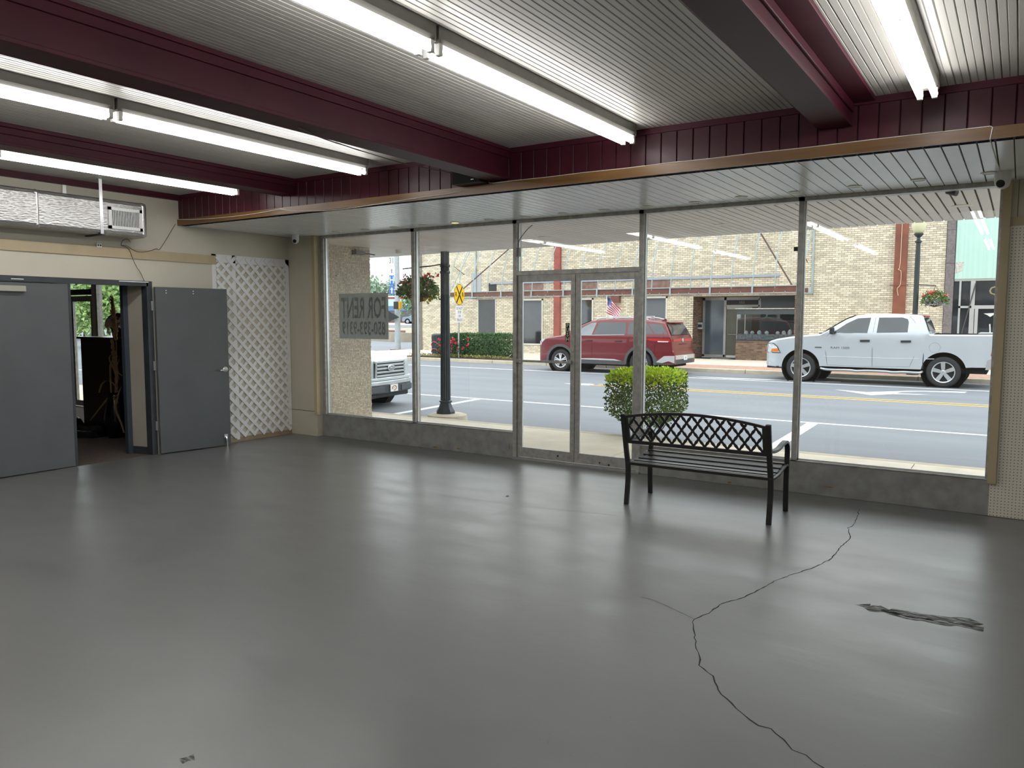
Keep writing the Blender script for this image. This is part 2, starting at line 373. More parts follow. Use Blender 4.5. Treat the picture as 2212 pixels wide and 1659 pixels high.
# front wall: left pier, knee walls, right pegboard wall
XJ, XK = -8.135, -.165
wall_front = wallbox('wall_front', cream2, [(XT, XJ-.06, Y0-.09, Y0+.12, 0, ZS+.02), (XK+.02, XR+.1, Y0, Y0+.12, 0, ZS+.02)], 'cream front wall on both sides of the shop window')
MB().box(XJ-.10, XJ-.045, Y0-.105, Y0-.04, .30, ZS).build('edge_trim', tan, wall_front)
MB().box(XL, XJ-.06, Y0-.0925, Y0-.09, .345, .351).build('panel_seam', dark_gap, wall_front)
MB().box(XK-.005, XK+.055, Y0-.06, Y0, .29, ZS-.02).build('edge_trim', tan, wall_front)
MB().box(XK+.012, XR, Y0-.012, Y0, .005, 2.42).build('pegboard_panel', peg_m, wall_front)
MB().box(XK+.055, XR, Y0-.02, Y0, 2.42, 2.49).build('rail', tan, wall_front)
for k in range(9): MB().box(XK+.10+k*.3, XK+.104+k*.3, Y0-.002, Y0, 2.49, ZS).build('panel_groove', dark_gap, wall_front)
MX = [XJ, -6.497, -4.948, -3.363, -1.755, XK]
for i, (a, b) in enumerate([(XJ-.05, MX[2]), (MX[3], XK+.03)]):
    k = MB().box(a, b, Y0, Y0+.12, 0, .305).build('knee_panel', alu_d, wall_front, bevel=.004)
chip = M('bare_primer_chip', (.28, .17, .07), .8, var=.4, vs=40)
for (p, w, hh) in [((1790, 1052), .09, .012), ((2140, 1070), .07, .01), ((940, 966), .10, .02), ((990, 969), .07, .015), ((1100, 965), .012, .09), ((1575, 1042), .05, .02), ((1385, 968), .05, .012)]:
    c = AY(*p, Y0-.001)
    MB().prism([(-w/2, 0), (-w*.2, hh*.45), (w*.3, hh*.5), (w/2, hh*.1), (w*.25, -hh*.5), (-w*.3, -hh*.4)], lambda u, v, q, c=c: (c.x+u, q, c.z+v), (Y0-.0012, Y0)).build('paint_chip', chip, wall_front)
wallbox('wall_right', cream, [(XR, XR+.15, YB, Y0, 0, ZC)], 'cream wall at the far right side of the shop')
wallbox('wall_back', cream, [(XL-.3, XR+.1, YB-.15, YB, 0, ZC)], 'cream wall at the back of the shop')
# shop window: frames, panes, doors
ZH, ZSL = 2.752, .315                                 # under the header, on the sill
def mull(parent, x, z0=ZSL, z1=ZH, w=.05, name='mullion'):
    MB().box(x-w/2, x+w/2, Y0-.005, Y0+.105, z0, z1).build(name, alu, parent, bevel=.003)
    MB().box(x+w/2, x+w/2+.012, Y0+.03, Y0+.06, z0, z1).build('glazing_bead', alu_l, parent)
def window(i, a, b, z0, z1, left, label, sill=True, head=True):
    w = thing('window_%d' % i, label, 'window', ((a+b)/2, Y0+.05, z0), kind='structure')
    if head: MB().box(a-.03, b+.03, Y0-.012, Y0+.105, ZH, ZS+.012).build('header', alu, w, bevel=.003)
    if sill: MB().box(a-.03, b+.03, Y0-.008, Y0+.12, .305, ZSL).build('sill', alu, w, bevel=.002); MB().box(a+.02, b-.02, Y0+.03, Y0+.06, ZSL, ZSL+.014).build('glazing_bead', alu_l, w)
    if left: mull(w, a)
    MB().box(a+.02, b-.02, Y0+.042, Y0+.048, z0, z1).build('pane', pane_m, w)
    return w
window(1, MX[0], MX[1], ZSL, ZH, 1, 'shop window pane with the for rent sign, beside the cream pier')
window(2, MX[1], MX[2], ZSL, ZH, 1, 'shop window pane between the for rent pane and the glass doors')
w3 = window(3, MX[2], MX[3], 2.205, ZH, 0, 'transom window pane above the glass double doors', sill=False)
mull(w3, MX[2], 0, ZH); MB().box(MX[2], MX[3], Y0-.01, Y0+.105, 2.155, 2.205).build('transom_bar', alu, w3, bevel=.003)
w4 = window(4, MX[3], MX[4], ZSL, ZH, 0, 'shop window pane behind the black bench'); mull(w4, MX[3], 0, ZH)
w5 = window(5, MX[4], MX[5], ZSL, ZH, 1, 'shop window pane showing the silver pickup, by the pegboard'); mull(w5, MX[5])
p_ = [AY(*q, Y0+.03) for q in ((1150, 486), (1137, 498), (1121, 521), (1119, 545))]
MB().tube(smooth_path(p_), .004, 6).build('loose_wire', black, w3); MB().box(p_[3].x-.012, p_[3].x+.03, Y0+.01, Y0+.04, p_[3].z-.05, p_[3].z+.05).build('contact_box', alu_d, w3)
c = AY(1719, 538, Y0-.006); MB().box(c.x-.018, c.x+.018, Y0-.0065, Y0-.005, c.z-.02, c.z+.02).build('sticker', black, w5)
def gdoor(i, a, b, hinge_left, label):
    d = thing('door_%d' % i, label, 'door', ((a+b)/2, Y0+.05, .03), kind='structure')
    z0, z1 = .03, 2.15; st = .052
    for xx in (a, b-st): MB().box(xx, xx+st, Y0+.02, Y0+.064, z0, z1).build('stile', alu, d, bevel=.003)
    MB().box(a+st, b-st, Y0+.02, Y0+.064, z1-.07, z1).build('top_rail', alu, d, bevel=.003)
    MB().box(a+st, b-st, Y0+.02, Y0+.064, z0, z0+.115).build('bottom_rail', alu, d, bevel=.003)
    MB().box(a+st, b-st, Y0+.039, Y0+.045, z0+.115, z1-.07).build('pane', pane_m, d)
    for xx in (a+st, b-st-.008): MB().box(xx, xx+.008, Y0+.03, Y0+.054, z0+.115, z1-.07).build('glazing_bead', alu_l, d)
    return d
dm = (MX[2]+MX[3])/2
d1 = gdoor(1, MX[2]+.03, dm-.003, 1, 'glass shop door leaf with the push bar and PUSH sticker')
MB().box(MX[2]+.05, dm-.03, Y0-.035, Y0-.015, 1.155, 1.18).build('push_bar', alu, d1, bevel=.003)
for xx in (MX[2]+.055, dm-.055): MB().box(xx-.02, xx+.02, Y0-.02, Y0+.02, 1.145, 1.19).build('bar_bracket', alu, d1)
c = AY(1226, 718, Y0+.038)
MB().box(c.x-.024, c.x+.024, Y0+.0375, Y0+.039, c.z-.105, c.z+.105).build('push_sticker', M('sticker_black', (.02, .018, .016), .5), d1)
stk = M('sticker_letters', (.62, .58, .48), .5)
for k, ch in enumerate('PUSH'): text('letter', ch, .058, stk, d1, frame_mtx((c.x, Y0+.0372, c.z+.077-k*.052), (1, 0, 0), (0, 0, 1)), .0003, bold=.002)
MB().lathe([(.018, 0), (.018, .012), (.008, .012)], 14, (dm-.03, Y0+.008, 1.30), 'y').build('lock_cylinder', chrome, d1)
d2 = gdoor(2, dm+.003, MX[3]-.03, 0, 'glass shop door leaf without push bar, next to the black bench')
for (q, s_) in (((1205, 985), .012), ((1295, 1000), .01), ((1315, 1006), .012)):
    c = AY(*q, Y0+.019); MB().lathe([(s_, 0), (s_, -.003)], 10, (c.x, Y0+.02, max(c.z, .05)), 'y').build('bolt', black, d1 if q[0] < 1250 else d2)
struct(MB().box(MX[2]-.02, MX[3]+.02, Y0-.03, Y0+.12, -.02, .022).build('trim_5', alu_d, bevel=.006), 'grey metal threshold under the glass doors', 'trim')
# grey double doors in the left wall: door_3 closed, door_4 folded back
fr = thing('door_frame', 'dark grey steel frame around the double door opening', 'door frame', (XL, (YA+YC)/2, 0), kind='structure')
MB().box(XT+.02, XL+.012, YA-.05, YA, 0, ZD+.03).build('jamb', frameg, fr)
MB().box(XL-.10, XL+.012, YC-.02, YC+.05, 0, ZD+.03).build('jamb', frameg, fr)
MB().box(XL-.10, XL+.012, YA, YC, ZD-.03, ZD+.03).build('head', frameg, fr)
MB().prism([(XL-.09, YC-.02), (XT+.0, YC-.075), (XT+.0, YC+.02), (XL-.09, YC+.02)], lambda u, v, w: (u, v, w), (0, .09)).build('reveal_base', frameg, fr)
MB().prism([(XL-.09, YC-.015), (XT+.0, YC-.07), (XT+.0, YC+.02), (XL-.09, YC+.02)], lambda u, v, w: (u, v, w), (.09, ZD)).build('reveal_panel', M('reveal_paint', (.42, .39, .32), .6, var=.08, vs=2), fr)
MB().box(XT-.045, XT+.02, YC-.125, YC-.055, 0, ZD).build('jamb', M('blue_grey_jamb', (.05, .062, .085), .5), fr)
for z in (.35, 1.08, 1.8): MB().box(XL+.012, XL+.022, YC+.03, YC+.055, z-.055, z+.055).build('hinge', alu_l, fr)
MB().box(XL+.012, XL+.02, 3.86, 3.98, ZD-.01, ZD+.0).build('closer_bracket', alu_l, fr)
MB().box(XL+.012, XL+.022, 5.0, 5.36, ZD+.012, ZD+.022).build('closer_bracket', alu_l, fr)
d3 = thing('door_3', 'closed grey leaf of the double door with a beige closer', 'door', (XL, 4.0, 0), kind='structure')
MB().box(XL-.045, XL-.003, YA+.005, 4.45, .01, ZD-.035).build('leaf', doorg, d3, bevel=.003)
MB().box(XL-.003, XL+.055, YA+.15, 3.985, 1.925, 1.985).build('closer', M('closer_beige', (.42, .41, .33), .4), d3, bevel=.006)
MB().box(XL-.05, XL+.001, 4.435, 4.46, .01, ZD-.035).build('edge_strip', frameg, d3)
ang = math.atan2(.115, .91)
d4 = thing('door_4', 'grey leaf of the double door folded back against the wall, with lever handle', 'door', (XL+.03, YC+.055, 0), kind='structure'); d4.rotation_euler = (0, 0, -ang)
MB().box(0, .044, 0, .918, .012, 2.025).build('leaf', doorg, d4, bevel=.003, local=True)
rose = MB().lathe([(.036, 0), (.036, .008), (.028, .014)], 20, (.044, .865, .995), 'x').build('handle', alu_l, d4, smooth=True, local=True)
MB().tube([(.058, .865, .995), (.09, .865, .995), (.095, .85, .995), (.095, .77, .99)], .011, 8).build('lever', alu_l, rose, smooth=True, local=True)
for yy in (.13, .47):
    for zz in (1.955, 1.985): MB().lathe([(.007, 0), (.007, .003)], 8, (.0445, yy, zz), 'x').build('screw', white, d4, local=True)
MB().tube([(.052, .84, .13), (.065, .845, .11), (.068, .85, .04), (.066, .85, .002)], .012, 8).build('kick_stop', chrome, d4, smooth=True, local=True)
MB().box(.044, .056, .82, .87, .11, .16).build('stop_plate', chrome, d4, local=True)
# ---------------------------------------------------------------- fluorescent strip lights
FL = 2.42
def strip_light():
    t = thing('fluorescent_light', 'x', 'ceiling light', (0, 0, ZC), group='two-tube fluorescent strip lights under the plank ceiling')
    w = .06
    hs = MB().prism([(-w, 0), (-w, -.062), (-w*.8, -.085), (w*.8, -.085), (w, -.062), (w, 0)], lambda u, v, q: (u, q, v), (0, FL)).build('housing', enamel, t, local=True)
    MB().box(-.004, .004, FL*.45, FL*.46, -.087, -.085).build('screw', black, hs, local=True)
    for sx in (-1, 1):
        MB().tube([(sx*.04, .035, -.124), (sx*.04, FL-.035, -.124)], .019, 12).build('tube', tube_m, t, smooth=True, local=True)
        for yy in (0, FL):
            s_ = 1 if yy == 0 else -1
            MB().box(sx*.04-.016, sx*.04+.016, yy+s_*.005, yy+s_*.035, -.146, -.083).build('lamp_holder', white, t, local=True, bevel=.004)
    for yy in (0, FL): MB().box(-w-.001, w+.001, yy-.004, yy+.004, -.088, 0).build('end_cap', enamel, t, local=True)
    return t
sl = strip_light(); first = True
for (lx, ly, lab) in [(-.545, 3.06, 'two-tube strip light between the wide-capped beam and the right wall, near the fascia'), (-2.612, 3.205, 'two-tube strip light over the bench, its end near the maroon fascia'), (-2.612, .755, 'two-tube strip light butted to the back of the one over the bench'),
                      (-5.27, 3.04, 'two-tube strip light between the two left beams, ending near the fascia'), (-5.27, .59, 'two-tube strip light behind the one between the two left beams'),
                      (-7.31, 3.16, 'two-tube strip light in the narrow bay beside the silver duct'), (-.545, .61, 'unseen two-tube strip light added behind the one between the wide-capped beam and the right wall'), (-7.31, .71, 'unseen two-tube strip light added behind the one beside the duct')]:  # last two are out of view, added for overall room light
    if first: sl.location = (lx, ly, ZC); sl['label'] = lab; WL[sl.name] = Vector((lx, ly, ZC)); first = False
    else: dup(sl, (lx, ly, ZC), label=lab)
for lx, w_ in ((-.545, 'right wall bay'), (-2.612, 'bench bay'), (-5.27, 'bay between the two left beams')): dup(sl, (lx, -2.6, ZC), label='unseen two-tube strip light added at the back of the shop, ' + w_)  # back row is out of view, added to brighten the room
# ---------------------------------------------------------------- duct
def foil_material():
    m = M('foil_wrap', (.44, .435, .425), .36, metal=.85, var=.1, vs=4)
    nt = m.node_tree; N = nt.nodes; L = nt.links; b = N['Principled BSDF']; g = N.new('ShaderNodeNewGeometry')
    mp = N.new('ShaderNodeMapping'); mp.inputs['Scale'].default_value = (1, 22, 60); L.new(g.outputs['Position'], mp.inputs[0])
    v = N.new('ShaderNodeTexVoronoi'); v.inputs['Scale'].default_value = 1.0; L.new(mp.outputs[0], v.inputs['Vector'])
    bp = N.new('ShaderNodeBump'); bp.inputs['Strength'].default_value = .3; bp.inputs['Distance'].default_value = .012; L.new(v.outputs['Distance'], bp.inputs['Height']); L.new(bp.outputs[0], b.inputs['Normal'])
    return m
foil = foil_material(); foil2 = M('foil_tape', (.5, .5, .49), .28, metal=.9, var=.1, vs=15, bump=.3, bs=30)
XD = -8.38
dt = thing('air_duct', 'silver foil-wrapped air duct along the left wall under the ceiling', 'air duct', (XD-.15, 3.0, 2.565))
MB().box(XL+.03, XD, YB+.2, 5.18, 2.565, 2.952).build('duct_body', foil, dt, bevel=.045)
for yy in (4.0, 2.3, .6): MB().box(XL+.028, XD+.004, yy-.035, yy+.035, 2.562, 2.956).build('joint_band', foil2, dt, bevel=.045)
MB().box(XL+.028, XD+.003, 5.09, 5.186, 2.56, 2.957).build('end_band', foil2, dt, bevel=.04)
gy0, gy1, gz0, gz1 = 4.725, 5.115, 2.632, 2.865
gr = MB(); fw_ = .032
for b in ((gy0, gy1, gz0, gz0+fw_), (gy0, gy1, gz1-fw_, gz1), (gy0, gy0+fw_, gz0, gz1), (gy1-fw_, gy1, gz0, gz1)): gr.box(XD, XD+.014, b[0], b[1], b[2], b[3])
gr = gr.build('register_frame', white, dt)
MB().box(XD-.002, XD+.002, gy0+.03, gy1-.03, gz0+.03, gz1-.03).build('register_opening', black, dt)
for k in range(18):
    yy = gy0+fw_+.008+k*(gy1-gy0-2*fw_-.016)/17
    MB().box(XD+.003, XD+.012, yy-.0035, yy+.0035, gz0+.03, gz1-.03).build('louver', white, gr)
MB().box(XD, XD+.004, 4.635, 4.67, 2.56, ZC).build('hanger_strap', alu_l, dt)
MB().box(XL+.02, XD+.03, 4.635, 4.675, 2.548, 2.562).build('hanger_angle', frameg, dt)
MB().box(XL+.005, XL+.009, 4.42, 4.46, 2.9, ZC).build('hanger_strap', alu_l, dt)
# ---------------------------------------------------------------- lattice panel
lat = thing('lattice_panel', 'white plastic garden lattice panel fixed to the left wall', 'lattice', (XL, 6.865, .03))
ya, yb, za, zb = 6.245, 7.49, .03, 2.475; PT = .1535
latm = M('white_lattice', (.86, .85, .84), .4, var=.04)
MB().box(XL, XL+.008, ya, yb, zb-.10, zb).build('backing_strip', latm, lat); MB().box(XL, XL+.008, ya, ya+.06, za+.1, zb).build('backing_strip', latm, lat)
MB().box(XL, XL+.008, 6.55, 6.60, za, zb).build('backing_strip', latm, lat); MB().box(XL, XL+.008, yb-.06, yb, za+.1, zb).build('backing_strip', latm, lat)
for sg, x0 in ((1, XL+.010), (-1, XL+.017)):
    c0 = (za-yb if sg == 1 else za+ya); k = 0
    y_in0, z_in0, y_in1, z_in1 = ya+.06, za+.03, yb-.025, zb-.025
    c = math.floor((z_in0 - (y_in1 if sg == 1 else -y_in0))/PT)*PT
    while c < z_in1+3+y_in1:
        pts = []
        for yy in (y_in0, y_in1):
            zz = c+sg*yy
            if z_in0 <= zz <= z_in1: pts.append((yy, zz))
        for zz in (z_in0, z_in1):
            yy = (zz-c)/sg
            if y_in0 < yy < y_in1: pts.append((yy, zz))
        if len(pts) == 2 and abs(pts[0][0]-pts[1][0]) > .03:
            MB().bar((x0, *pts[0]), (x0, *pts[1]), .043, .007, up=(1, 0, 0)).build('slat', latm, lat)
        c += PT
# ---------------------------------------------------------------- security cameras
def turret(loc, face, label, r=.052):
    t = thing('security_camera', label, 'camera', loc); x, y, z = loc
    MB().lathe([(r, 0), (r, -.055), (r*.97, -.075)], 20, loc).build('base', white, t, smooth=True)
    b = MB().sph((x, y, z-.078), r*.95, 16).build('ball', white, t, smooth='all')
    f = Vector(face).normalized(); c = Vector((x, y, z-.078))+f*r*.80
    q = f.to_track_quat('Z', 'X').to_matrix().to_4x4(); q.translation = c
    mb = MB().lathe([(r*.52, -.004), (r*.52, .006), (r*.35, .012)], 16); mb.v = [q @ Vector(p) for p in mb.v]
    mb.build('lens', black, b, smooth=True)
    return t
turret((-8.325, 7.29, ZS), (.45, -.8, -.3), 'white turret security camera in the corner above the lattice', .048)
turret((-.168, 7.12, ZS), (-.25, -.9, -.35), 'white turret security camera above the pegboard edge', .058)
c = AY(2056, 408, Y0+.13)
t = thing('security_camera', 'small black security camera outside the top of the right pane', 'camera', (c.x, c.y, 2.74))
MB().box(c.x-.02, c.x+.02, Y0+.12, Y0+.15, 2.755, ZS).build('bracket', black, t); MB().tube([(c.x-.035, Y0+.16, 2.765), (c.x+.04, Y0+.12, 2.735)], .026, 12).build('housing', black, t, smooth=True)
# ---------------------------------------------------------------- recessed lights in the soffit
offw = M('recessed_trim', (.62, .60, .50), .4); lit = M('lit_lamp_lens', (1.0, .72, .18), .4, emit=2.2, var=0)
def disc(x, y, z, on, label, r=.058):
    t = thing('recessed_light', label, 'light', (x, y, z), group='round recessed lights in the soffit planks')
    MB().lathe([(r*.72, -.002), (r*.8, -.008), (r, -.006), (r+.004, .001)], 24, (x, y, z), cap=False).build('trim_ring', offw, t, smooth=True)
    MB().lathe([(.0005, -.004), (r*.78, -.005), (r*.78, 0)], 24, (x, y, z)).build('lens', lit if on else offw, t)
ORD = 'first second third fourth fifth sixth seventh eighth ninth tenth eleventh twelfth thirteenth fourteenth fifteenth'.split()
dx = [(-7.553, 7.31), (-7.07, 7.34), (-6.593, 7.36), (-6.134, 7.37), (-5.656, 7.38), (-5.165, 7.38), (-4.67, 7.38), (-4.18, 7.37), (-3.69, 7.37), (-3.195, 7.37), (-2.705, 7.36), (-2.227, 7.27), (-1.738, 7.25), (-1.24, 7.205), (-.748, 7.155), (-.258, 7.11)]
for k, (a, b) in enumerate(dx):
    disc(a, b, ZS, k == 4, 'lit yellowish recessed light in the soffit over the pane left of the doors' if k == 4 else '%s unlit recessed soffit light counting from the corner camera above the lattice' % ORD[k - (k > 4)])
# ---------------------------------------------------------------- speaker on the fascia, cables
sp = thing('speaker', 'small black speaker on the maroon fascia under the deepest beam', 'speaker', (-4.21, YF-.07, 2.862))
MB().box(-4.37, -4.05, YF-.15, YF-.0, 2.862, 2.985).build('speaker_box', black, sp, bevel=.008)
MB().box(-4.36, -4.06, YF-.154, YF-.15, 2.868, 2.98).build('grille', M('speaker_cloth', (.01, .01, .01), .9), sp)
MB().box(-4.15, -4.12, YF-.156, YF-.154, 2.888, 2.893).build('badge', alu_l, sp)
zt = ZS+.074
solo(MB().tube([(-4.05, YF-.012, 2.9), (-4.04, YF-.03, 2.868), (-3.99, YF-.018, zt)]+[(-3.8+.36*k, YF-.018, zt+.002*(-1)**k) for k in range(9)]+[(-.30, YF-.02, zt), (-.215, YF-.022, zt), (-.205, YF-.027, zt-.01), (-.215, YF-.028, ZS-.006), (-.21, YF+.3, ZS-.005), (-.20, YF+.8, ZS-.005), (-.185, 7.06, ZS-.005)], .0035, 6),
     'cable', wire_w, 'white cable along the wood strip, running down to the right camera', 'cable', smooth=True)
p = [AY(*q, YF-.028) for q in [(381, 474), (420, 474), (480, 470), (540, 463), (600, 453)]]; q2 = [AY(*q, YF-.028) for q in [(608, 452), (640, 456), (700, 455), (760, 449), (820, 440), (900, 428), (960, 420), (996, 413)]]
solo(MB().tube(smooth_path(p+q2), .0035, 6), 'cable', wire_w, 'pale cable sagging along the wood strip left of the speaker', 'cable', smooth=True)
p = [AX(*q, XL+.012) for q in [(379, 484), (347, 536), (338, 537)]]+[AX(*q, XL+.026) for q in [(320, 543), (300, 544), (286, 539), (274, 531), (262, 530)]]
solo(MB().tube(smooth_path(p), .0032, 6), 'cable', wire_d, 'thin brown wire hanging from the fascia corner to the tan rail', 'cable', smooth=True)
p = [AX(*q, XL+.028) for q in [(282, 523), (276, 517), (266, 519), (262, 529), (272, 533), (280, 541), (288, 562), (296, 578), (303, 588), (312, 608)]]
solo(MB().tube(smooth_path(p), .0032, 6), 'cable', wire_d, 'thin wire curling off the tan rail down to the door frame', 'cable', smooth=True)
p = [(-5.0, YF-.05, ZC-.25), (-4.6, YF-.04, 2.99), (-4.2, YF-.035, 2.992)]
c0 = AZ(665, 285, 2.9); 
solo(MB().tube([AZ(645, 276, 2.872), AZ(700, 300, 2.90), AZ(780, 326, 2.94), AY(860, 350, 5.5), AY(940, 367, 5.7), AY(996, 377, 5.77)], .004, 6), 'cable', wire_d, 'dark cable running from the deepest beam to the speaker', 'cable', smooth=True)
c = AX(214, 530, XL+.021)
ob = thing('outlet_plate', 'white outlet plate on the tan rail below the duct', 'outlet', tuple(c))
MB().box(c.x, c.x+.008, c.y-.03, c.y+.03, c.z-.025, c.z+.025).build('plate', white, ob, bevel=.003)
for d in (-.012, .012): MB().box(c.x+.008, c.x+.0095, c.y+d-.006, c.y+d+.006, c.z-.008, c.z+.008).build('socket', black, ob)
# ---------------------------------------------------------------- for rent sign behind the glass
def sheet_mat(name, c, tr):
    m = bpy.data.materials.new(name); m.use_nodes = True; N = m.node_tree.nodes; L = m.node_tree.links
    for n in list(N): N.remove(n)
    o = N.new('ShaderNodeOutputMaterial'); d = N.new('ShaderNodeBsdfDiffuse'); t = N.new('ShaderNodeBsdfTranslucent'); x = N.new('ShaderNodeMixShader')
    d.inputs[0].default_value = (*c, 1); t.inputs[0].default_value = (*c, 1); x.inputs[0].default_value = tr
    L.new(d.outputs[0], x.inputs[1]); L.new(t.outputs[0], x.inputs[2]); L.new(x.outputs[0], o.inputs[0]); return m
sx0, sx1, sz0, sz1 = -7.876, -6.970, 1.378, 1.992
fs = thing('rent_sign', 'grey for rent sign with phone number, seen from behind in the window', 'sign', ((sx0+sx1)/2, Y0+.052, sz0))
MB().box(sx0, sx1, Y0+.0505, Y0+.053, sz0, sz1).build('sheet', sheet_mat('sign_sheet', (.62, .63, .62), .48), fs)
ink = sheet_mat('show_through_ink', (.49, .49, .48), .45)
def condensed(body, x0, x1, z0, z1):
    o = text('lettering', body, 1.0, ink, fs, Matrix.Identity(4), .0002, bold=.018, local=True)
    me = o.data; xs = [v.co.x for v in me.vertices]; ys = [v.co.y for v in me.vertices]; a, b, c_, d = min(xs), max(xs), min(ys), max(ys); w_ = wl(fs)
    for v in me.vertices: v.co = Vector((x1-(v.co.x-a)/(b-a)*(x1-x0)-w_.x, Y0+.0500+v.co.z*.5-w_.y, z0+(v.co.y-c_)/(d-c_)*(z1-z0)-w_.z))
condensed('FOR RENT', sx0+.04, sx1-.045, 1.652, 1.942); condensed('850-393-9319', sx0+.055, sx1-.05, 1.43, 1.615)
MB().box(-7.385, -7.372, Y0+.0495, Y0+.0505, 1.445, 1.462).build('hole', black, fs)
# ---------------------------------------------------------------- bench
bl, br = -2.880, -1.625
be = thing('bench', 'black metal bench with lattice backrest facing the shop window', 'bench', ((bl+br)/2, 6.5, 0))
post = smooth_path([(0, 6.262, 0), (0, 6.29, .22), (0, 6.285, .36), (0, 6.25, .48), (0, 6.165, .825)], 4)
fleg = smooth_path([(0, 6.80, 0), (0, 6.785, .25), (0, 6.80, .45), (0, 6.80, .54), (0, 6.775, .592), (0, 6.72, .617), (0, 6.62, .61), (0, 6.48, .588), (0, 6.34, .588), (0, 6.235, .60)], 4)
srail = smooth_path([(0, 6.265, .372), (0, 6.36, .366), (0, 6.5, .372), (0, 6.65, .40), (0, 6.74, .413), (0, 6.80, .398)], 4)
for x in (bl, br):
    for nm, path, w_, t_ in (('rear_leg', post, .042, .028), ('front_leg_and_arm', fleg, .042, .024), ('seat_rail', srail, .04, .018)):
        mb = MB(); P = [Vector((x, q.y, q.z)) for q in path]; vs = []
        for i, q in enumerate(P):
            d = (P[min(i+1, len(P)-1)]-P[max(i-1, 0)]).normalized(); n_ = Vector((0, -d.z, d.y))
            vs += [q+Vector((a*w_/2, 0, 0))+n_*b*t_/2 for a, b in ((-1, -1), (1, -1), (1, 1), (-1, 1))]
        k = len(P); fs_ = [(i*4+j, i*4+(j+1) % 4, i*4+4+(j+1) % 4, i*4+4+j) for i in range(k-1) for j in range(4)]+[(0, 1, 2, 3), (4*k-4, 4*k-3, 4*k-2, 4*k-1)]
        mb.add(vs, fs_).build(nm, blackm, be, bevel=.003)
def zseat(y):
    for a, b in zip(srail, srail[1:]):
        if a.y <= y <= b.y: return a.z+(b.z-a.z)*(y-a.y)/(b.y-a.y)
    return .40
for k in range(5):
    y = 6.325+k*.104; z = zseat(y)+.012; tl = (zseat(y+.03)-zseat(y-.03))/.06
    mt = Matrix.Translation((0, y, z)) @ Matrix.Rotation(math.atan(tl), 4, 'X')
    MB().box(bl+.005, br-.005, -.034, .034, -.006, .006, mt).build('seat_slat', blackm, be, bevel=.003)
MB().box(bl+.01, br-.01, 6.262, 6.282, .36, .385).build('rear_seat_bar', blackm, be)
li, ri = bl+.05, br-.05
def yb_(z): return 6.25-(z-.48)*.2464
def ztop(x): u = (x-(li+ri)/2)/((ri-li)/2); return .862-.055*u*u
rail = [(x, yb_(ztop(x)), ztop(x)) for x in [bl+(br-bl)*k/20 for k in range(21)]]
MB().tube(rail, .016, 4, flat=1.0).build('top_rail', blackm, be)
MB().box(bl, br, yb_(.575)-.012, yb_(.575)+.012, .562, .592).build('lower_rail', blackm, be, bevel=.003)
for x in (bl+.034, br-.034): MB().bar((x, yb_(.59), .59), (x, yb_(.80), .80), .03, .02, up=(0, 1, 0)).build('back_upright', blackm, be)
lt = MB(); hp = (ri-li)/24; hz = .0655; zb0 = .592
def leafseg(p, q):
    p = Vector(p); q = Vector(q); d = q-p; n_ = Vector((d.z, 0, -d.x)).normalized(); yv = Vector((0, .006, 0)); prof = [(0, .010), (.25, .0085), (.5, .0125), (.75, .0085), (1, .010)]
    vs = []
    for t_, w_ in prof:
        c_ = p+d*t_; vs += [c_-n_*w_-yv, c_+n_*w_-yv, c_+n_*w_+yv, c_-n_*w_+yv]
    lt.add(vs, [(i*4+j, i*4+(j+1) % 4, i*4+4+(j+1) % 4, i*4+4+j) for i in range(4) for j in range(4)]+[(3, 2, 1, 0), (16, 17, 18, 19)])
for r in range(5):
    for k in range(25):
        if (k+r) % 2: continue
        for dk in (-1, 1):
            k2 = k+dk
            if not 0 <= k2 <= 24: continue
            x0, x1 = li+k*hp, li+k2*hp; z0, z1 = zb0+r*hz, zb0+(r+1)*hz; zt_ = min(ztop(x0), ztop(x1))-.008
            if z0 >= zt_: continue
            if z1 > zt_: f_ = (zt_-z0)/(z1-z0); x1 = x0+(x1-x0)*f_; z1 = zt_
            if z1-z0 > .012: leafseg((x0, yb_(z0), z0), (x1, yb_(z1), z1))
lt.build('back_lattice', blackm, be, fix=False)
# ---------------------------------------------------------------- bits on the floor
c = AZ(1096, 1072)
solo(MB().add([(c.x-.02, c.y, .001), (c.x, c.y-.012, .008), (c.x+.025, c.y, .002), (c.x, c.y+.014, .006)], [(0, 1, 2), (0, 2, 3)]), 'dry_leaf', M('dry_leaf', (.12, .07, .03), .8), 'small dry brown leaf lying on the grey floor', 'leaf')
# ================================================================ outside: ground
ZR, ZW = -.12, -.015
asphalt = M('asphalt', (.175, .187, .21), .75, var=.10, vs=1.2, bump=.25, bs=90, c2=(.215, .228, .252), stretch=(.25, 1, 1))
conc = M('sidewalk_concrete', (.74, .66, .54), .8, var=.08, vs=3, bump=.08, bs=60)
curbm = M('curb_concrete', (.56, .49, .38), .8, var=.12, vs=5)
linew = M('white_road_paint', (.78, .79, .80), .6, var=.06, vs=9); liney = M('yellow_road_paint', (.72, .42, .05), .6, var=.1, vs=9)
def brick_mat(name, c, mortar, scale, var=.25):
    m = bpy.data.materials.new(name); m.use_nodes = True; N = m.node_tree.nodes; L = m.node_tree.links; b = N['Principled BSDF']
    g = N.new('ShaderNodeNewGeometry'); bt = N.new('ShaderNodeTexBrick'); L.new(g.outputs['Position'], bt.inputs['Vector'])
    bt.inputs['Color1'].default_value = (*[v*(1-var) for v in c], 1); bt.inputs['Color2'].default_value = (*[min(1, v*(1+var)) for v in c], 1); bt.inputs['Mortar'].default_value = (*mortar, 1)
    bt.inputs['Scale'].default_value = scale; L.new(bt.outputs['Color'], b.inputs['Base Color']); b.inputs['Roughness'].default_value = .8; return m
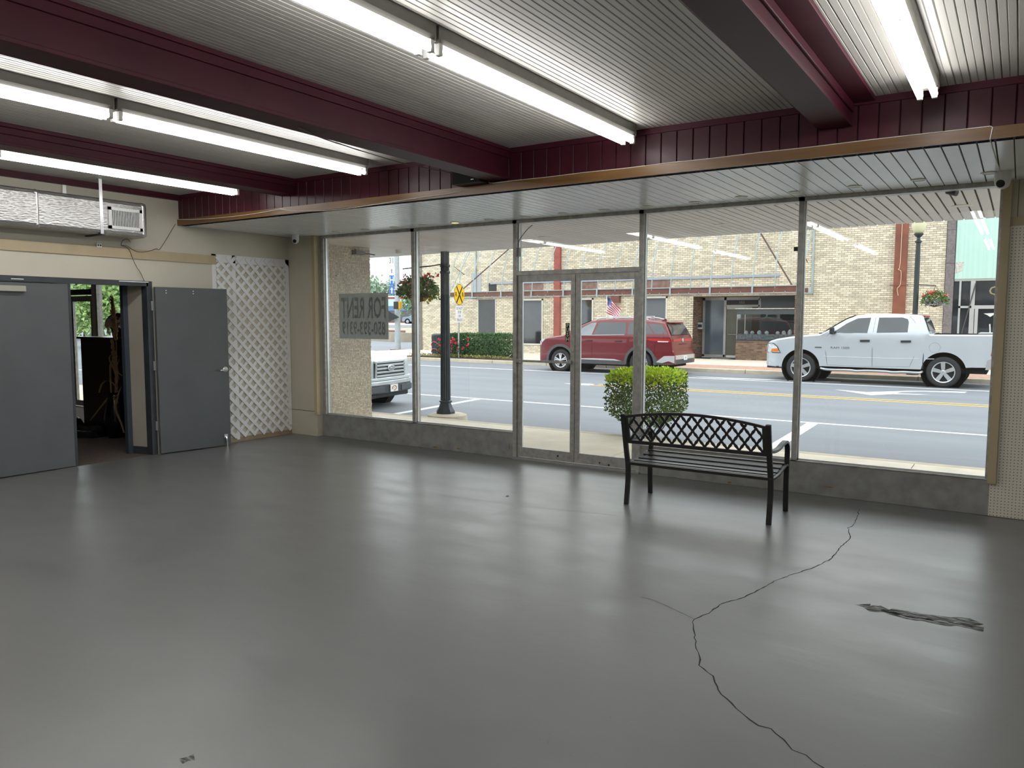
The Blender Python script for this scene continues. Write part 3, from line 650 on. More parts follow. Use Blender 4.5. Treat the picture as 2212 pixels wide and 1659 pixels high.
paver = brick_mat('brick_pavers', (.50, .27, .20), (.45, .36, .28), 5)
struct(MB().box(-140, 70, 10.12, 160, ZR-.3, ZR).build('road', asphalt), 'grey asphalt street in front of the shop', 'road')
sw_ = struct(MB().box(-60, 30, Y0+.1, 9.98, -.4, ZW-.012).build('sidewalk', M('sidewalk_joint', (.2, .17, .13), .9)), 'tan concrete sidewalk outside the shop window', 'sidewalk')
jx = [-34, -31, -28, -25, -22, -19, -16.4, -14.2, -12.0, -9.9, -8.05, -6.35, -4.1, -2.6, -.95, .8, 2.5, 4.2, 6, 8, 11, 15, 20, 30]
for a, b in zip(jx, jx[1:]): MB().box(a+.005, b-.005, Y0+.11, 9.98, ZW-.1, ZW).build('slab', conc, sw_)
struct(MB().box(-60, 30, 9.98, 10.15, -.4, ZW).build('curb', curbm, bevel=.02), 'tan concrete kerb along the near sidewalk', 'kerb')
fsw = struct(MB().box(-27.2, 40, 25.27, 34, -.4, 0).build('far_sidewalk', conc), 'wide tan sidewalk across the street', 'sidewalk')
MB().box(-15.5, 40, 25.4, 27.2, -.1, .004).build('brick_strip', paver, fsw)
fc = struct(MB().box(-27.4, 40, 25.08, 25.27, -.4, .002).build('far_curb', M('kerb_joint', (.25, .2, .14), .9)), 'tan kerb stones along the far sidewalk', 'kerb')
for k in range(27): MB().box(-27.4+k*2.5+.01, -27.4+k*2.5+2.49, 25.06, 25.28, -.2, .006).build('kerb_stone', curbm, fc, bevel=.02)
def mark(name, pts, mat, label):
    mb = MB(); n = len(pts); mb.add([(p[0], p[1], ZR+.004) for p in pts]+[(p[0], p[1], ZR+.0005) for p in pts], [tuple(range(n)), tuple(reversed(range(n, 2*n)))]+[(i, n+i, n+(i+1) % n, (i+1) % n) for i in range(n)])
    return solo(mb, name, mat, label, 'road marking')
mark('lane_line', [(-60, 13.72), (30, 13.80), (30, 13.92), (-60, 13.84)], linew, 'long white line marking the near parking lane')
mark('centre_line', [(-9.5, 18.30), (30, 18.42), (30, 18.54), (-9.5, 18.42)], liney, 'yellow centre stripe of the street, the one closer to the shop')
mark('centre_line', [(-9.5, 18.66), (30, 18.78), (30, 18.90), (-9.5, 18.78)], liney, 'yellow centre stripe of the street, the one closer to the pickup')
mark('stall_line', [(-9.70, 10.6), (-9.55, 10.6), (-9.85, 13.74), (-10.0, 13.74)], linew, 'white stall line behind the lamp post base')
mark('stall_line', [(-2.86, 10.25), (-2.68, 10.25), (-2.80, 13.76), (-2.98, 13.76)], linew, 'white stall line seen beyond the bench armrest')
mark('lane_line', [(-40, 22.30), (30, 22.45), (30, 22.58), (-40, 22.43)], linew, 'white line of the far lane beside the pickup wheels')
mark('lane_line', [(-8.4, 23.0), (-7.2, 22.7), (-4.2, 23.3), (-4.2, 23.5), (-7.2, 23.0)], linew, 'broad white stop mark near the far kerb')
arrow_l = 'white turn arrow painted on the road before the pickup'
ta = MB()
for q in ([(-3.85, 20.75), (-3.05, 20.42), (-2.45, 20.25), (-2.85, 19.65)], [(-3.05, 20.42), (-2.62, 20.95), (-2.35, 21.0), (-2.45, 20.25)], [(-2.62, 20.95), (-2.2, 21.45), (-1.95, 21.35), (-2.35, 21.0)], [(-2.2, 21.45), (-1.02, 21.98), (-1.05, 21.55), (-1.95, 21.35)], [(-2.45, 20.25), (-2.4, 20.5), (-1.7, 20.62), (-2.0, 20.4)]):
    ta.add([(x_, y_, ZR+.004) for x_, y_ in q], [(0, 1, 2, 3)])
solo(ta, 'turn_arrow', linew, arrow_l, 'road marking', fix=False)
mark('turn_arrow', [(-10.4, 18.45), (-9.75, 18.75), (-9.55, 18.6), (-9.55, 18.28), (-9.75, 18.22)], linew, 'white painted arrow tip left of the trimmed bush')
# ---------------------------------------------------------------- canopy soffit outside
cs = struct(MB().box(-12.4, XR+.5, Y0+.11, 10.0, ZS+.014, ZS+.35).build('canopy', dark_gap), 'canopy soffit of pale planks over the sidewalk', 'canopy')
def yedge(x): return 10.26-.058*x
h = sw/2; x = -.241-sw*110; k = 0
while x < XR:
    if x > -12.3:
        dp = .014 if k % 2 else .0
        MB().prism([(-h+.008, .012), (-h+.008, .003), (-h+.012, 0), (h-.012, 0), (h-.008, .003), (h-.008, .012)], lambda u, v, w: (x+u, w, ZS+v), (Y0+.11, yedge(x))).build('soffit_plank', soff_x, cs)
    x += sw; k += 1
MB().prism([(-12.4, yedge(-12.4)), (XR+.5, yedge(XR+.5)), (XR+.5, yedge(XR)-.5), (-12.4, yedge(-12.4)-.9)], lambda u, v, w: (u, v, w), (ZS+.0125, ZS+.35)).build('edge_board', M('edge_board', (.55, .5, .45), .6), cs)
for (a, b, lab) in ((-.545, 9.0, 'round recessed light in the outside canopy near the teal building'), (-3.06, 9.26, 'round recessed light in the outside canopy over the bench pane'), (-5.6, 9.36, 'round recessed light in the outside canopy over the doors')): disc(a, b, ZS, False, lab, .09)
c = AZ(861, 541, ZS)
t = thing('canopy_lamp', 'small white drum lamp under the outside canopy near the for rent sign', 'lamp', (c.x, c.y, ZS)); MB().lathe([(.055, 0), (.055, -.05), (.045, -.06)], 18, (c.x, c.y, ZS)).build('drum', white, t, smooth=True); MB().lathe([(.06, 0), (.06, -.008)], 18, (c.x, c.y, ZS)).build('flange', white, t)
# unseen building mass above, raised and widened to block daylight and sky reflections
struct(MB().box(-45, 30, YB-.3, Y0+.12, ZC+.2, 6.2).build('roof', ceil_b), 'unseen roof block over the shop row, raised to block sky light', 'roof')
# ---------------------------------------------------------------- mosaic tiled wing wall by the window
tile = struct(MB().box(-9.55, -8.985, Y0+.12, 9.42, -.02, ZS).build('wall_tiled_wing', M('tile_grout', (.36, .32, .26), .85)), 'wing wall of small beige mosaic tiles outside the left pane', 'wall')
mb = MB(); rg = random.Random(5); z = -.015
while z < ZS-.02:
    y = Y0+.12
    while y < 9.40:
        w_ = rg.choice((.022, .022, .047)); y1 = min(y+w_, 9.418)
        if rg.random() > .002: mb.add([(-8.972-rg.uniform(0, .002), yy, zz) for yy, zz in ((y, z), (y1, z), (y1, z+.0235), (y, z+.0235))]+[(-8.986, yy, zz) for yy, zz in ((y, z), (y1, z), (y1, z+.0235), (y, z+.0235))], [(0, 1, 2, 3), (0, 4, 5, 1), (1, 5, 6, 2), (2, 6, 7, 3), (3, 7, 4, 0)], rg.random())
        y = y1+.0035
    z += .027
tag(mb.build('mosaic_tile', M('beige_mosaic', (.58, .51, .40), .55, attr=.2, var=.10, vs=1.0), tile, fix=False), kind='stuff')
c = (-8.95, 9.2, 2.70)
t = thing('security_camera', 'grey box camera on the tiled wing wall under the canopy', 'camera', (-8.93, 9.1, 2.66)); MB().box(-8.98, -8.87, 9.0, 9.2, 2.67, 2.73).build('housing', M('grey_plastic', (.2, .2, .2), .5), t, bevel=.008); MB().tube([(-8.93, 9.2, 2.70), (-8.93, 9.34, 2.70), (-8.90, 9.45, 2.69)], .008, 6).build('arm', black, t)
# ================================================================ brick building across the street
FY = 31.2
brickm = M('cream_brick', (.62, .555, .43), .8, attr=.22, var=.10, vs=.6); mortar = M('cream_mortar', (.44, .385, .31), .9)
brown_b = M('brown_brick', (.15, .095, .065), .8, attr=.4); mortar_l = M('light_mortar', (.50, .38, .28), .9)
def bricks(mb, x0, x1, z0, z1, holes, place, bw=.2, bh=.062, g=.0145, rng=random.Random(2), dep=.018):
    z = z0; row = 0
    while z+bh*.5 < z1:
        x = x0-(bw+g)*.5*(row % 2)
        while x < x1:
            a, b = max(x, x0), min(x+bw, x1); segs = [(a, b)] if b-a > .02 else []
            for (hx0, hx1, hz0, hz1) in holes:
                if hz0 < z+bh*.5 < hz1:
                    ns = []
                    for (p, q) in segs:
                        if p < hx0: ns.append((p, min(q, hx0)))
                        if q > hx1: ns.append((max(p, hx1), q))
                    segs = [s_ for s_ in ns if s_[1]-s_[0] > .015]
            for (p, q) in segs:
                zt_ = min(z+bh, z1); r_ = rng.random(); d_ = dep*(1-.1*rng.random())
                mb.add([place(u, v, d_) for u, v in ((p, z), (q, z), (q, zt_), (p, zt_))]+[place(u, v, 0) for u, v in ((p, z), (q, z), (q, zt_), (p, zt_))], [(0, 1, 2, 3), (0, 4, 5, 1), (1, 5, 6, 2), (2, 6, 7, 3), (3, 7, 4, 0)], r_)
            x += bw+g
        z += bh+g; row += 1
ENT = (-11.45, -7.06, 0, 2.60)                        # recessed shop entrance in the facade
WIN = [(-22.52, -21.41, .38, 2.57), (-19.89, -18.74, .40, 2.57), (-17.25, -16.10, .40, 2.57), (-13.95, -12.58, .40, 2.60)]
bf = thing('brick_building', 'cream brick shop building across the street with bare awning frame', 'building', (-14, FY, 0))
fb = MB()
for b in ((-26.15, ENT[0], FY, FY+.3, 0, 7.5), (ENT[1], -2.30, FY, FY+.3, 0, 7.5), (ENT[0], ENT[1], FY, FY+.3, ENT[3], 7.5), (-26.15, -2.3, FY+3.2, FY+9, 0, 7.5)): fb.box(*b)
fb.build('wall', mortar, bf)
bm_ = MB(); bricks(bm_, -26.1, -2.30, .0, 5.6, WIN+[ENT], lambda u, v, d: (u, FY-d, v))
tag(bm_.build('brick', brickm, bf, fix=False), kind='stuff')
MB().box(-26.25, -26.08, FY-.06, FY+.1, 0, 7.4).build('corner_downpipe', M('grey_brown_pipe', (.17, .15, .14), .6), bf)
dglass = M('dark_window_glass', (.022, .026, .032), .06, spec=.9, var=.4, vs=.8); wfr = M('pale_window_frame', (.58, .57, .52), .5)
for i, (a, b, c0, d0) in enumerate(WIN):
    if i == 0:
        MB().box(a, b, FY-.015, FY, c0, d0).build('board', M('grey_window_board', (.065, .072, .08), .6, var=.1), bf)
        for xx in (a, b-.05): MB().box(xx, xx+.05, FY-.03, FY, c0, d0).build('window_frame', wfr, bf)
        continue
    w = MB()
    for q in ((a, a+.07, c0, d0), (b-.07, b, c0, d0), (a, b, c0, c0+.07), (a, b, d0-.07, d0)): w.box(q[0], q[1], FY-.045, FY, q[2], q[3])
    w = w.build('window_frame', wfr, bf); MB().box(a+.06, b-.06, FY-.012, FY-.002, c0+.06, d0-.06).build('pane', dglass, w)
MB().box(-21.85, -21.38, FY-.03, FY, 2.97, 3.36).build('vent_panel', M('black_vent', (.03, .03, .03), .7), bf)
MB().box(-22.9, -22.3, FY-.04, FY, 2.62, 3.9).build('grey_panel', M('grey_zinc', (.38, .39, .40), .6), bf)
rust = M('rusty_steel', (.20, .075, .05), .75, var=.35, vs=4, c2=(.12, .055, .045)); rust2 = M('rust_patch', (.22, .13, .11), .8, var=.3, vs=5); redst = M('red_oxide_steel', (.30, .075, .06), .6, var=.15, vs=3)
MB().box(-21.7, -7.95, FY-.10, FY, 3.31, 3.40).build('flashing', M('blue_grey_flashing', (.30, .34, .42), .5), bf)
for (x0, x1) in ((-20.0, -18.75), (-16.8, -15.9), (-14.0, -12.5)): MB().box(x0, x1, FY-.06, FY, 2.93, 3.28).build('rust_panel', rust2, bf)
MB().box(-15.15, -14.75, FY-.22, FY, 2.35, 2.72).build('wall_box', rust, bf)
MB().box(-18.08, -17.77, FY-.16, FY, 0, 5.9).build('steel_column', redst, bf)
rc = MB().box(-3.90, -3.50, FY-.25, FY-.0, 0, 6).build('steel_column', M('rust_red_column', (.20, .062, .035), .6, var=.25, vs=2.5), bf)
MB().tube(smooth_path([(-3.69, FY-.27, 5.9), (-3.70, FY-.27, 3.7), (-3.76, FY-.275, 3.45), (-3.66, FY-.27, 3.35), (-3.67, FY-.275, 2.9), (-3.76, FY-.28, 2.75), (-3.72, FY-.28, 2.5)]), .012, 6).build('loose_wire', M('pale_wire', (.6, .42, .28), .6), rc)
MB().box(-4.02, -3.42, FY-.27, FY-.2, 2.86, 2.89).build('bracket', rust, rc)
# awning skeleton
galv = M('galvanised_pipe', (.33, .40, .40), .5, metal=.3, var=.15); YA2 = 29.05
aw = thing('awning_frame', 'bare steel awning frame with curved ribs on the brick building', 'awning frame', (-14.6, 30.1, 2.64))
xa0, xa1 = -22.6, -6.72
MB().box(xa0, xa1, YA2+.02, YA2+.14, 2.66, 2.86).build('front_beam', rust, aw); MB().box(xa0, xa1, FY-.12, FY-.02, 2.66, 2.84).build('rear_beam', rust, aw)
MB().box(xa0, xa1, YA2-.03, YA2, 2.85, 2.885).build('top_pipe', galv, aw); MB().box(xa0, xa1, YA2-.03, YA2, 2.60, 2.63).build('lower_pipe', galv, aw)
H_ = 2.75
def rib(x, z0): return [(x, FY-.03-(FY-.06-YA2)*math.cos(a), 2.78+H_*math.sin(a)) for a in [k*PI/2/10 for k in range(11)]]
n = 0; x = -21.27-1.61
xs = [-21.27+.805*k for k in range(-1, 19)]
for k, x in enumerate(xs):
    if not xa0 < x < xa1: continue
    P = rib(x, 0); MB().tube(P, .021, 6).build('rib', galv, aw)
    if k % 2: MB().box(x-.03, x+.03, YA2-.045, YA2-.01, 2.58, 2.90).build('clip', galv, aw)
for k in range(40): MB().box(xa0+k*.405, xa0+k*.405+.015, YA2-.03, YA2, 2.60, 2.68).build('hanger', galv, aw)
for xe in (xa0, xa1):
    MB().box(xe-.035, xe+.035, FY-.1, FY-.03, 2.6, 5.9).build('end_post', galv, aw); MB().tube([(xe, YA2, 2.85), (xe, FY-.08, 5.5)], .025, 6).build('end_strut', galv, aw)
    MB().tube(rib(xe, 0), .021, 6).build('rib', galv, aw)
    MB().box(xe-.02, xe+.02, YA2, FY-.03, 2.60, 2.64).build('end_bar', galv, aw); MB().box(xe-.05, xe+.05, FY-.5, FY-.03, 2.62, 2.84).build('end_box', galv, aw)
    s_ = 1 if xe < -15 else -1
    MB().tube([(xe+s_*.3, YA2+.3, 2.85), (xe+s_*2.0, FY-.05, 5.0)], .03, 6).build('brace_rod', M('maroon_rod', (.10, .05, .05), .6), aw)
    MB().tube([(xe, YA2+.35, 4.1), (xe, YA2+1.15, 3.75)], .016, 6).build('tie_rod', rust, aw)
# ---------------------------------------------------------------- shop entrance 103
YD = 32.3
en = thing('shop_entrance', 'recessed shop entrance numbered 103 with brown brick piers and glass showcase', 'shopfront', (-9.3, 31.7, 0))
eb = MB()
for b in ((ENT[0]-.3, ENT[0], FY+.0, YD+.1, 0, 2.6), (-9.62, -7.36, FY+.02, YD, 0, .78), (ENT[1]-.30, ENT[1], FY+.01, YD, 0, 2.6)): eb.box(*b)
eb.build('pier', mortar_l, en)
bb = MB(); bricks(bb, FY, YD, 0, 2.58, [], lambda u, v, d: (ENT[0]+d, u, v)); bricks(bb, -9.62, -7.36, 0, .78, [], lambda u, v, d: (u, FY+.02-d, v)); bricks(bb, ENT[1]-.30, ENT[1], 0, 2.58, [], lambda u, v, d: (u, FY+.01-d, v)); bricks(bb, FY+.02, YD, 0, .78, [], lambda u, v, d: (-9.62-d, u, v))
tag(bb.build('brick', brown_b, en, fix=False), kind='stuff')
MB().box(ENT[0], ENT[1], FY, FY+3, 2.58, 2.62).build('entrance_ceiling', M('entrance_ceiling', (.3, .28, .25), .7), en)
MB().box(ENT[0], -9.62, FY-.02, YD, 0, .006).build('dark_paving', M('black_mat', (.03, .028, .028), .8), en)
MB().prism([(-10.75, FY+.25), (-9.95, FY+.22), (-9.9, FY+.42), (-10.4, FY+.45), (-10.72, FY+.42)], lambda u, v, w: (u, v, w), (.006, .012)).build('paper', white, en)
fa = M('shop_aluminium', (.36, .36, .34), .45, metal=.4)
fm2 = MB()
for q in ((-11.40, -11.30, .05, 2.56), (-10.48, -10.38, .05, 2.56), (-11.40, -9.0, 2.44, 2.56), (-11.4, -10.4, .05, .14), (-9.05, -8.95, 2.0, 2.5)): fm2.box(q[0], q[1], YD-.06, YD+.02, q[2], q[3])
fm2.box(-10.4, -9.0, YD-.06, YD+.02, 2.16, 2.24); fm2.build('door_frame', fa, en)
MB().box(-11.3, -10.48, YD-.02, YD, .14, 2.44).build('sidelight_pane', M('bluish_shop_glass', (.075, .10, .125), .12, var=.2, vs=1), en)
MB().box(-10.38, -9.0, YD-.02, YD, 2.24, 2.44).build('transom_pane', black, en)
text('number', '103', .17, M('number_grey', (.22, .21, .19), .5), en, frame_mtx((-9.75, YD-.024, 2.34), (1, 0, 0), (0, 0, 1)), .002)
dr = MB().box(-10.36, -9.3, YD-.03, YD-.005, .12, 2.06).build('shop_door', M('olive_shop_door', (.10, .10, .08), .25, var=.1), en)
MB().box(-10.36, -9.3, YD-.05, YD, 2.06, 2.16).build('door_rail', fa, dr); MB().box(-10.36, -9.3, YD-.04, YD-.002, .03, .12).build('door_rail', alu_l, dr)
MB().tube([(-10.28, YD-.04, 1.02), (-10.26, YD-.09, 1.0), (-9.75, YD-.09, 1.0), (-9.72, YD-.04, 1.02)], .014, 6).build('pull_bar', fa, dr)
mbx = MB().box(ENT[0]+.02, ENT[0]+.22, FY+.55, FY+.85, 1.22, 1.5).build('mail_box', M('grey_box', (.25, .26, .28), .5), en); MB().box(ENT[0]+.03, ENT[0]+.2, FY+.548, FY+.55, 1.30, 1.42).build('slot', black, mbx)
# showcase
MB().box(-9.0, ENT[1]-.3, YD-.05, YD, .78, 2.56).build('back_wall', M('showcase_back', (.12, .135, .145), .5), en)
MB().box(-9.64, ENT[1]-.30, FY-.03, YD, .78, .81).build('shelf', black, en)
MB().box(-9.66, ENT[1]-.30, FY-.05, YD, 2.05, 2.08).build('shelf_top', M('worn_white_edge', (.55, .53, .5), .7, var=.3, vs=12), en)
MB().box(-9.60, ENT[1]-.30, FY+.0, FY+.02, 1.84, 2.05).build('header_panel', M('slate_panel', (.06, .068, .075), .4), en)
MB().box(-9.60, ENT[1]-.30, FY-.002, FY+.004, .81, 1.84).build('showcase_pane', glass('showcase_glass', (.75, .80, .82), .10), en)
for xx in (-9.6, -9.28): MB().box(xx, xx+.02, FY-.006, FY+.006, 1.05, 1.84).build('glazing_bar', fa, en)
MB().box(-9.62, ENT[1]-.30, FY+.02, FY+.45, .81, 1.05).build('drapery', M('marbled_cloth', (.12, .12, .13), .6, var=0, vs=14, c2=(.5, .5, .5), det=2), en)
rg = random.Random(4)
for k, px in enumerate((1612, 1625, 1640, 1656, 1680, 1693, 1706, 1730)):
    p = AY(px, 720, FY+.16); s_ = rg.uniform(.12, .2)
    solo(MB().lathe([(.07, 0), (.085, s_*.4), (.06, s_*.8), (.02, s_)], 8, (p.x, FY+.16, 1.05)), 'display_bust', M('display_white', (.85, .85, .85), .6, var=.3, vs=20), '%s pale display bust from the door in the showcase at number 103' % ORD[k], 'display stand', 'display busts in the showcase window', smooth=True)
# ---------------------------------------------------------------- teal building to the right
tb = thing('teal_building', 'building with teal tile front and dark glass shopfront', 'building', (2.5, FY, 0))
MB().box(-2.30, 12, FY, FY+6, 0, 7.5).build('wall', M('dark_shop_interior', (.05, .05, .05), .7), tb)
MB().box(-2.0, 12, FY-.06, FY, 3.06, 7.5).build('tile_front', brick_mat('teal_tiles', (.42, .62, .55), (.32, .50, .44), 12, .05), tb)
for k, (z0, z1) in enumerate(((0, 3.6), (3.61, 4.75), (4.76, 7.5))): MB().box(-2.28, -2.02, FY-.10, FY, z0, z1).build('stone_pilaster', M('mauve_stone', (.16, .135, .14), .7, var=.25, vs=12), tb)
MB().prism([(-2.0, 3.62), (-1.72, 3.66), (-1.75, 3.5), (-1.78, 3.33), (-2.0, 3.25)], lambda u, v, w: (u, w, v), (FY-.066, FY-.06)).build('broken_tile_patch', M('broken_plaster', (.48, .46, .42), .8, var=.3, vs=20), tb)
MB().box(-2.0, 6, FY-.05, FY, 2.98, 3.06).build('lintel', fa, tb)
for (x0, x1, z0, z1) in ((-1.84, -1.78, 0, 2.98), (-1.50, -1.36, 0, 2.98), (-1.84, -1.45, 2.05, 2.12), (-1.36, 3, 2.02, 2.14), (-1.34, -1.24, 0, 2.02), (-.47, -.37, 0, 2.02)): MB().box(x0, x1, FY-.07, FY, z0, z1).build('shop_frame', M('silver_frame', (.42, .42, .42), .45, metal=.4), tb)
MB().box(-2.0, 6, FY-.012, FY-.002, 0, 2.98).build('shop_pane', dglass, tb)
gold = M('gold_letters', (.24, .20, .09), .5)
text('letter', 'C', .42, gold, tb, frame_mtx((-.82, FY-.02, 2.62), (1, 0, 0), (0, 0, 1)), .002, bold=.004); text('letter', 'l', .42, gold, tb, frame_mtx((-.56, FY-.02, 2.56), (1, 0, 0), (0, 0, 1)), .002)
stw = M('chipped_white_sticker', (.6, .6, .58), .6)
MB().prism([(-1.08, 1.86), (-.72, 1.88), (-.8, 1.8), (-.88, 1.74), (-.96, 1.8)], lambda u, v, w: (u, w, v), (FY-.018, FY-.013)).build('sticker', stw, tb)
MB().prism([(-.90, 1.5), (-.86, 1.5), (-.84, 1.22), (-.80, 1.12), (-.9, 1.1), (-.88, 1.25)], lambda u, v, w: (u, w, v), (FY-.018, FY-.013)).build('sticker', stw, tb)
MB().tube([(-1.35, FY-.1, 2.9), (-1.75, FY-.1, .9)], .02, 6).build('leaning_pole', M('dark_pole', (.06, .06, .06), .6), tb)
# ================================================================ vehicles
def lerp(tab, x):
    if x <= tab[0][0]: return tab[0][1]
    for (a, b), (c, d) in zip(tab, tab[1:]):
        if x <= c: return b+(d-b)*(x-a)/(c-a)
    return tab[-1][1]
tyre_m = M('tyre_rubber', (.022, .022, .024), .75, var=.1); rim_m = M('alloy_rim', (.58, .59, .60), .28, metal=.8, var=.05); well_m = M('wheel_well', (.008, .008, .008), .9)
carglass = M('car_glass', (.035, .042, .05), .04, spec=.9, var=.3, vs=1.5); carglass_l = M('car_glass_light', (.17, .20, .21), .05, spec=.9, var=.3, vs=2); trim_m = M('black_car_trim', (.02, .02, .021), .5); ctrim = M('grey_car_cladding', (.075, .08, .085), .55)
seam_c = M('panel_gap', (.10, .105, .12), .6)
class Car:
    def __init__(s, root, L, zhi, zlo, wtab, belt, tumble, wheels, r, arch, W, skip=None):
        s.root, s.L, s.zhi, s.zlo, s.wtab, s.belt, s.tum, s.wh, s.r, s.arch, s.W, s.skip = root, L, zhi, zlo, wtab, belt, tumble, wheels, r, arch, W, skip
    def low(s, x):
        z = lerp(s.zlo, x)
        for xc in s.wh:
            d = abs(x-xc)
            if d < s.arch: z = max(z, s.r+math.sqrt(s.arch**2-d*d))
        return z
    def w(s, x, z):
        w = lerp(s.wtab, x)*s.W
        if z > s.belt: w -= (z-s.belt)*s.tum
        else: w -= .03*((s.belt-z)/s.belt)**2+.012*abs(math.sin((z-.45)*5))
        return w
    def stations(s):
        xs = set([0, .012, .03, .06, .1, .16, .25]+[s.L-q for q in (0, .012, .03, .06, .1, .16)]); x = .3
        while x < s.L-.2: xs.add(round(x, 3)); x += .12
        for xc in s.wh:
            for k in range(-12, 13): xs.add(round(xc+s.arch*math.sin(k/12*PI/2), 4))
            xs.add(round(xc-s.arch-.002, 4)); xs.add(round(xc+s.arch+.002, 4))
        for t in (s.zhi, s.zlo):
            for q in t: xs.add(q[0])
        return sorted(q for q in xs if 0 <= q <= s.L)
    def body(s, mat, name='body'):
        mb = MB(); xs = s.stations(); R = 9; fr = [-1, -.95, -.85, -.5, 0, .5, .85, .95, 1]; dz = [-.05, -.018, -.004, .004, .01, .004, -.004, -.018, -.05]
        rows = []
        for x in xs:
            lo, hi = s.low(x), lerp(s.zhi, x); e = min(.05, (hi-lo)*.3); pts = []
            side = [(lo+(hi-e-lo)*k/R) for k in range(R)]
            for z in side: pts.append((x, -s.w(x, z), z))
            wt = s.w(x, hi-e)
            for f, d in zip(fr, dz): pts.append((x, f*wt, hi+d*e/.05))
            for z in reversed(side): pts.append((x, s.w(x, z), z))
            rows.append(pts)
        n = len(rows[0]); vs = [p for r_ in rows for p in r_]; fs = []
        for i in range(len(rows)-1):
            for j in range(n-1):
                if s.skip and s.skip[0] <= xs[i] and xs[i+1] <= s.skip[1] and R+1 <= j <= R+6: continue
                fs.append((i*n+j, i*n+j+1, (i+1)*n+j+1, (i+1)*n+j))
        fs += [tuple(range(n)), tuple(reversed(range((len(rows)-1)*n, len(rows)*n)))]
        mb.add(vs, fs); o = mb.build(name, mat, s.root, smooth=40, local=True)
        return o
    def patch(s, name, mat, poly, off=.004, parent=None, sides=(-1, 1), thick=0):
        out = None; P = []
        for (a, b) in zip(poly, poly[1:]+poly[:1]):
            k = max(1, int(math.hypot(b[0]-a[0], b[1]-a[1])/.15)); P += [(a[0]+(b[0]-a[0])*i/k, a[1]+(b[1]-a[1])*i/k) for i in range(k)]
        for sd in sides:
            mb = MB(); n = len(P); o_ = [(x, sd*(s.w(x, z)+off), z) for x, z in P]; i_ = [(x, sd*(s.w(x, z)-.03), z) for x, z in P]
            mb.add(o_+i_, [tuple(range(n))]+[(i, (i+1) % n, n+(i+1) % n, n+i) for i in range(n)])
            out = mb.build(name, mat, parent or s.root, local=True)
        return out
    def strip(s, name, mat, pts, w=.008, off=.003, parent=None, sides=(-1,)):
        for sd in sides:
            mb = MB()
            mb.tube([(x, sd*(s.w(x, z)+off-w*.45), z) for x, z in pts], w/2, 6); mb.build(name, mat, parent or s.root, local=True)
    def inner(s):
        for xc in s.wh:
            for sd in (-1, 1):
                yw = s.w(xc, s.r)
                mb = MB(); mb.lathe([(.001, 0), (s.arch+.01, 0), (s.arch+.01, sd*.27)], 28, (xc, sd*(yw-.30), s.r), 'y', cap=False); mb.build('wheel_well', well_m, s.root, local=True)
        MB().box(.25, s.L-.25, -s.W*.82, s.W*.82, lerp(s.zlo, s.L/2)-.08, lerp(s.zlo, s.L/2)+.06).build('underbody', well_m, s.root, local=True)
    def wheels(s, spokes, ww=.26, twin=False, rimr=.62, mat=rim_m):
        r = s.r
        for xc in s.wh:
            for sd in (-1, 1):
                yo = sd*(s.w(xc, r)-.015)
                w = MB().lathe([(r*.60, -sd*ww), (r*.9, -sd*ww), (r*.985, -sd*(ww-.03)), (r, -sd*(ww-.07)), (r, -sd*.07), (r*.985, -sd*.03), (r*.9, 0), (r*.78, sd*.006), (r*rimr+.01, -sd*.004), (r*rimr, -sd*.02)], 36, (xc, yo, r), 'y', cap=False).build('wheel', tyre_m, s.root, smooth=30, local=True)
                MB().lathe([(r*rimr, -sd*.01), (r*rimr, -sd*.004), (r*(rimr-.06), -sd*.012), (r*(rimr-.06), -sd*.10), (.001, -sd*.10)], 30, (xc, yo, r), 'y', cap=False).build('rim', mat, w, smooth=30, local=True)
                MB().lathe([(.001, 0), (r*(rimr-.07), 0)], 24, (xc, yo-sd*.095, r), 'y', cap=False).build('brake_disc', trim_m, w, local=True)
                for k in range(spokes):
                    a = 2*PI*(k+.3)/spokes
                    for da in ((-.16, .16) if twin else (0,)):
                        ca, sa = math.cos(a+da), math.sin(a+da); wd = r*(.055 if twin else .13); r0, r1 = r*.06, r*(rimr-.03)
                        vs = []
                        for rr, hw, dy in ((r0, wd*.8, .0), (r1, wd*1.0, .012)):
                            for q in (-hw, hw):
                                for dp in (0, .035): vs.append((xc+ca*rr-sa*q, yo-sd*(dy+dp), r+sa*rr+ca*q))
                        MB().add(vs, [(0, 1, 3, 2), (4, 6, 7, 5), (0, 2, 6, 4), (1, 5, 7, 3), (0, 4, 5, 1), (2, 3, 7, 6)]).build('spoke', mat, w, local=True)
                MB().lathe([(r*.14, -sd*.03), (r*.14, sd*.002), (r*.10, sd*.008), (.001, sd*.008)], 14, (xc, yo, r), 'y', cap=False).build('hub_cap', mat, w, smooth=True, local=True)
                if not twin:
                    for k in range(5):
                        a = 2*PI*(k+.8)/5; MB().lathe([(.012, -sd*.01), (.012, sd*.012)], 6, (xc+math.cos(a)*r*.2, yo, r+math.sin(a)*r*.2), 'y').build('lug_nut', trim_m, w, local=True)
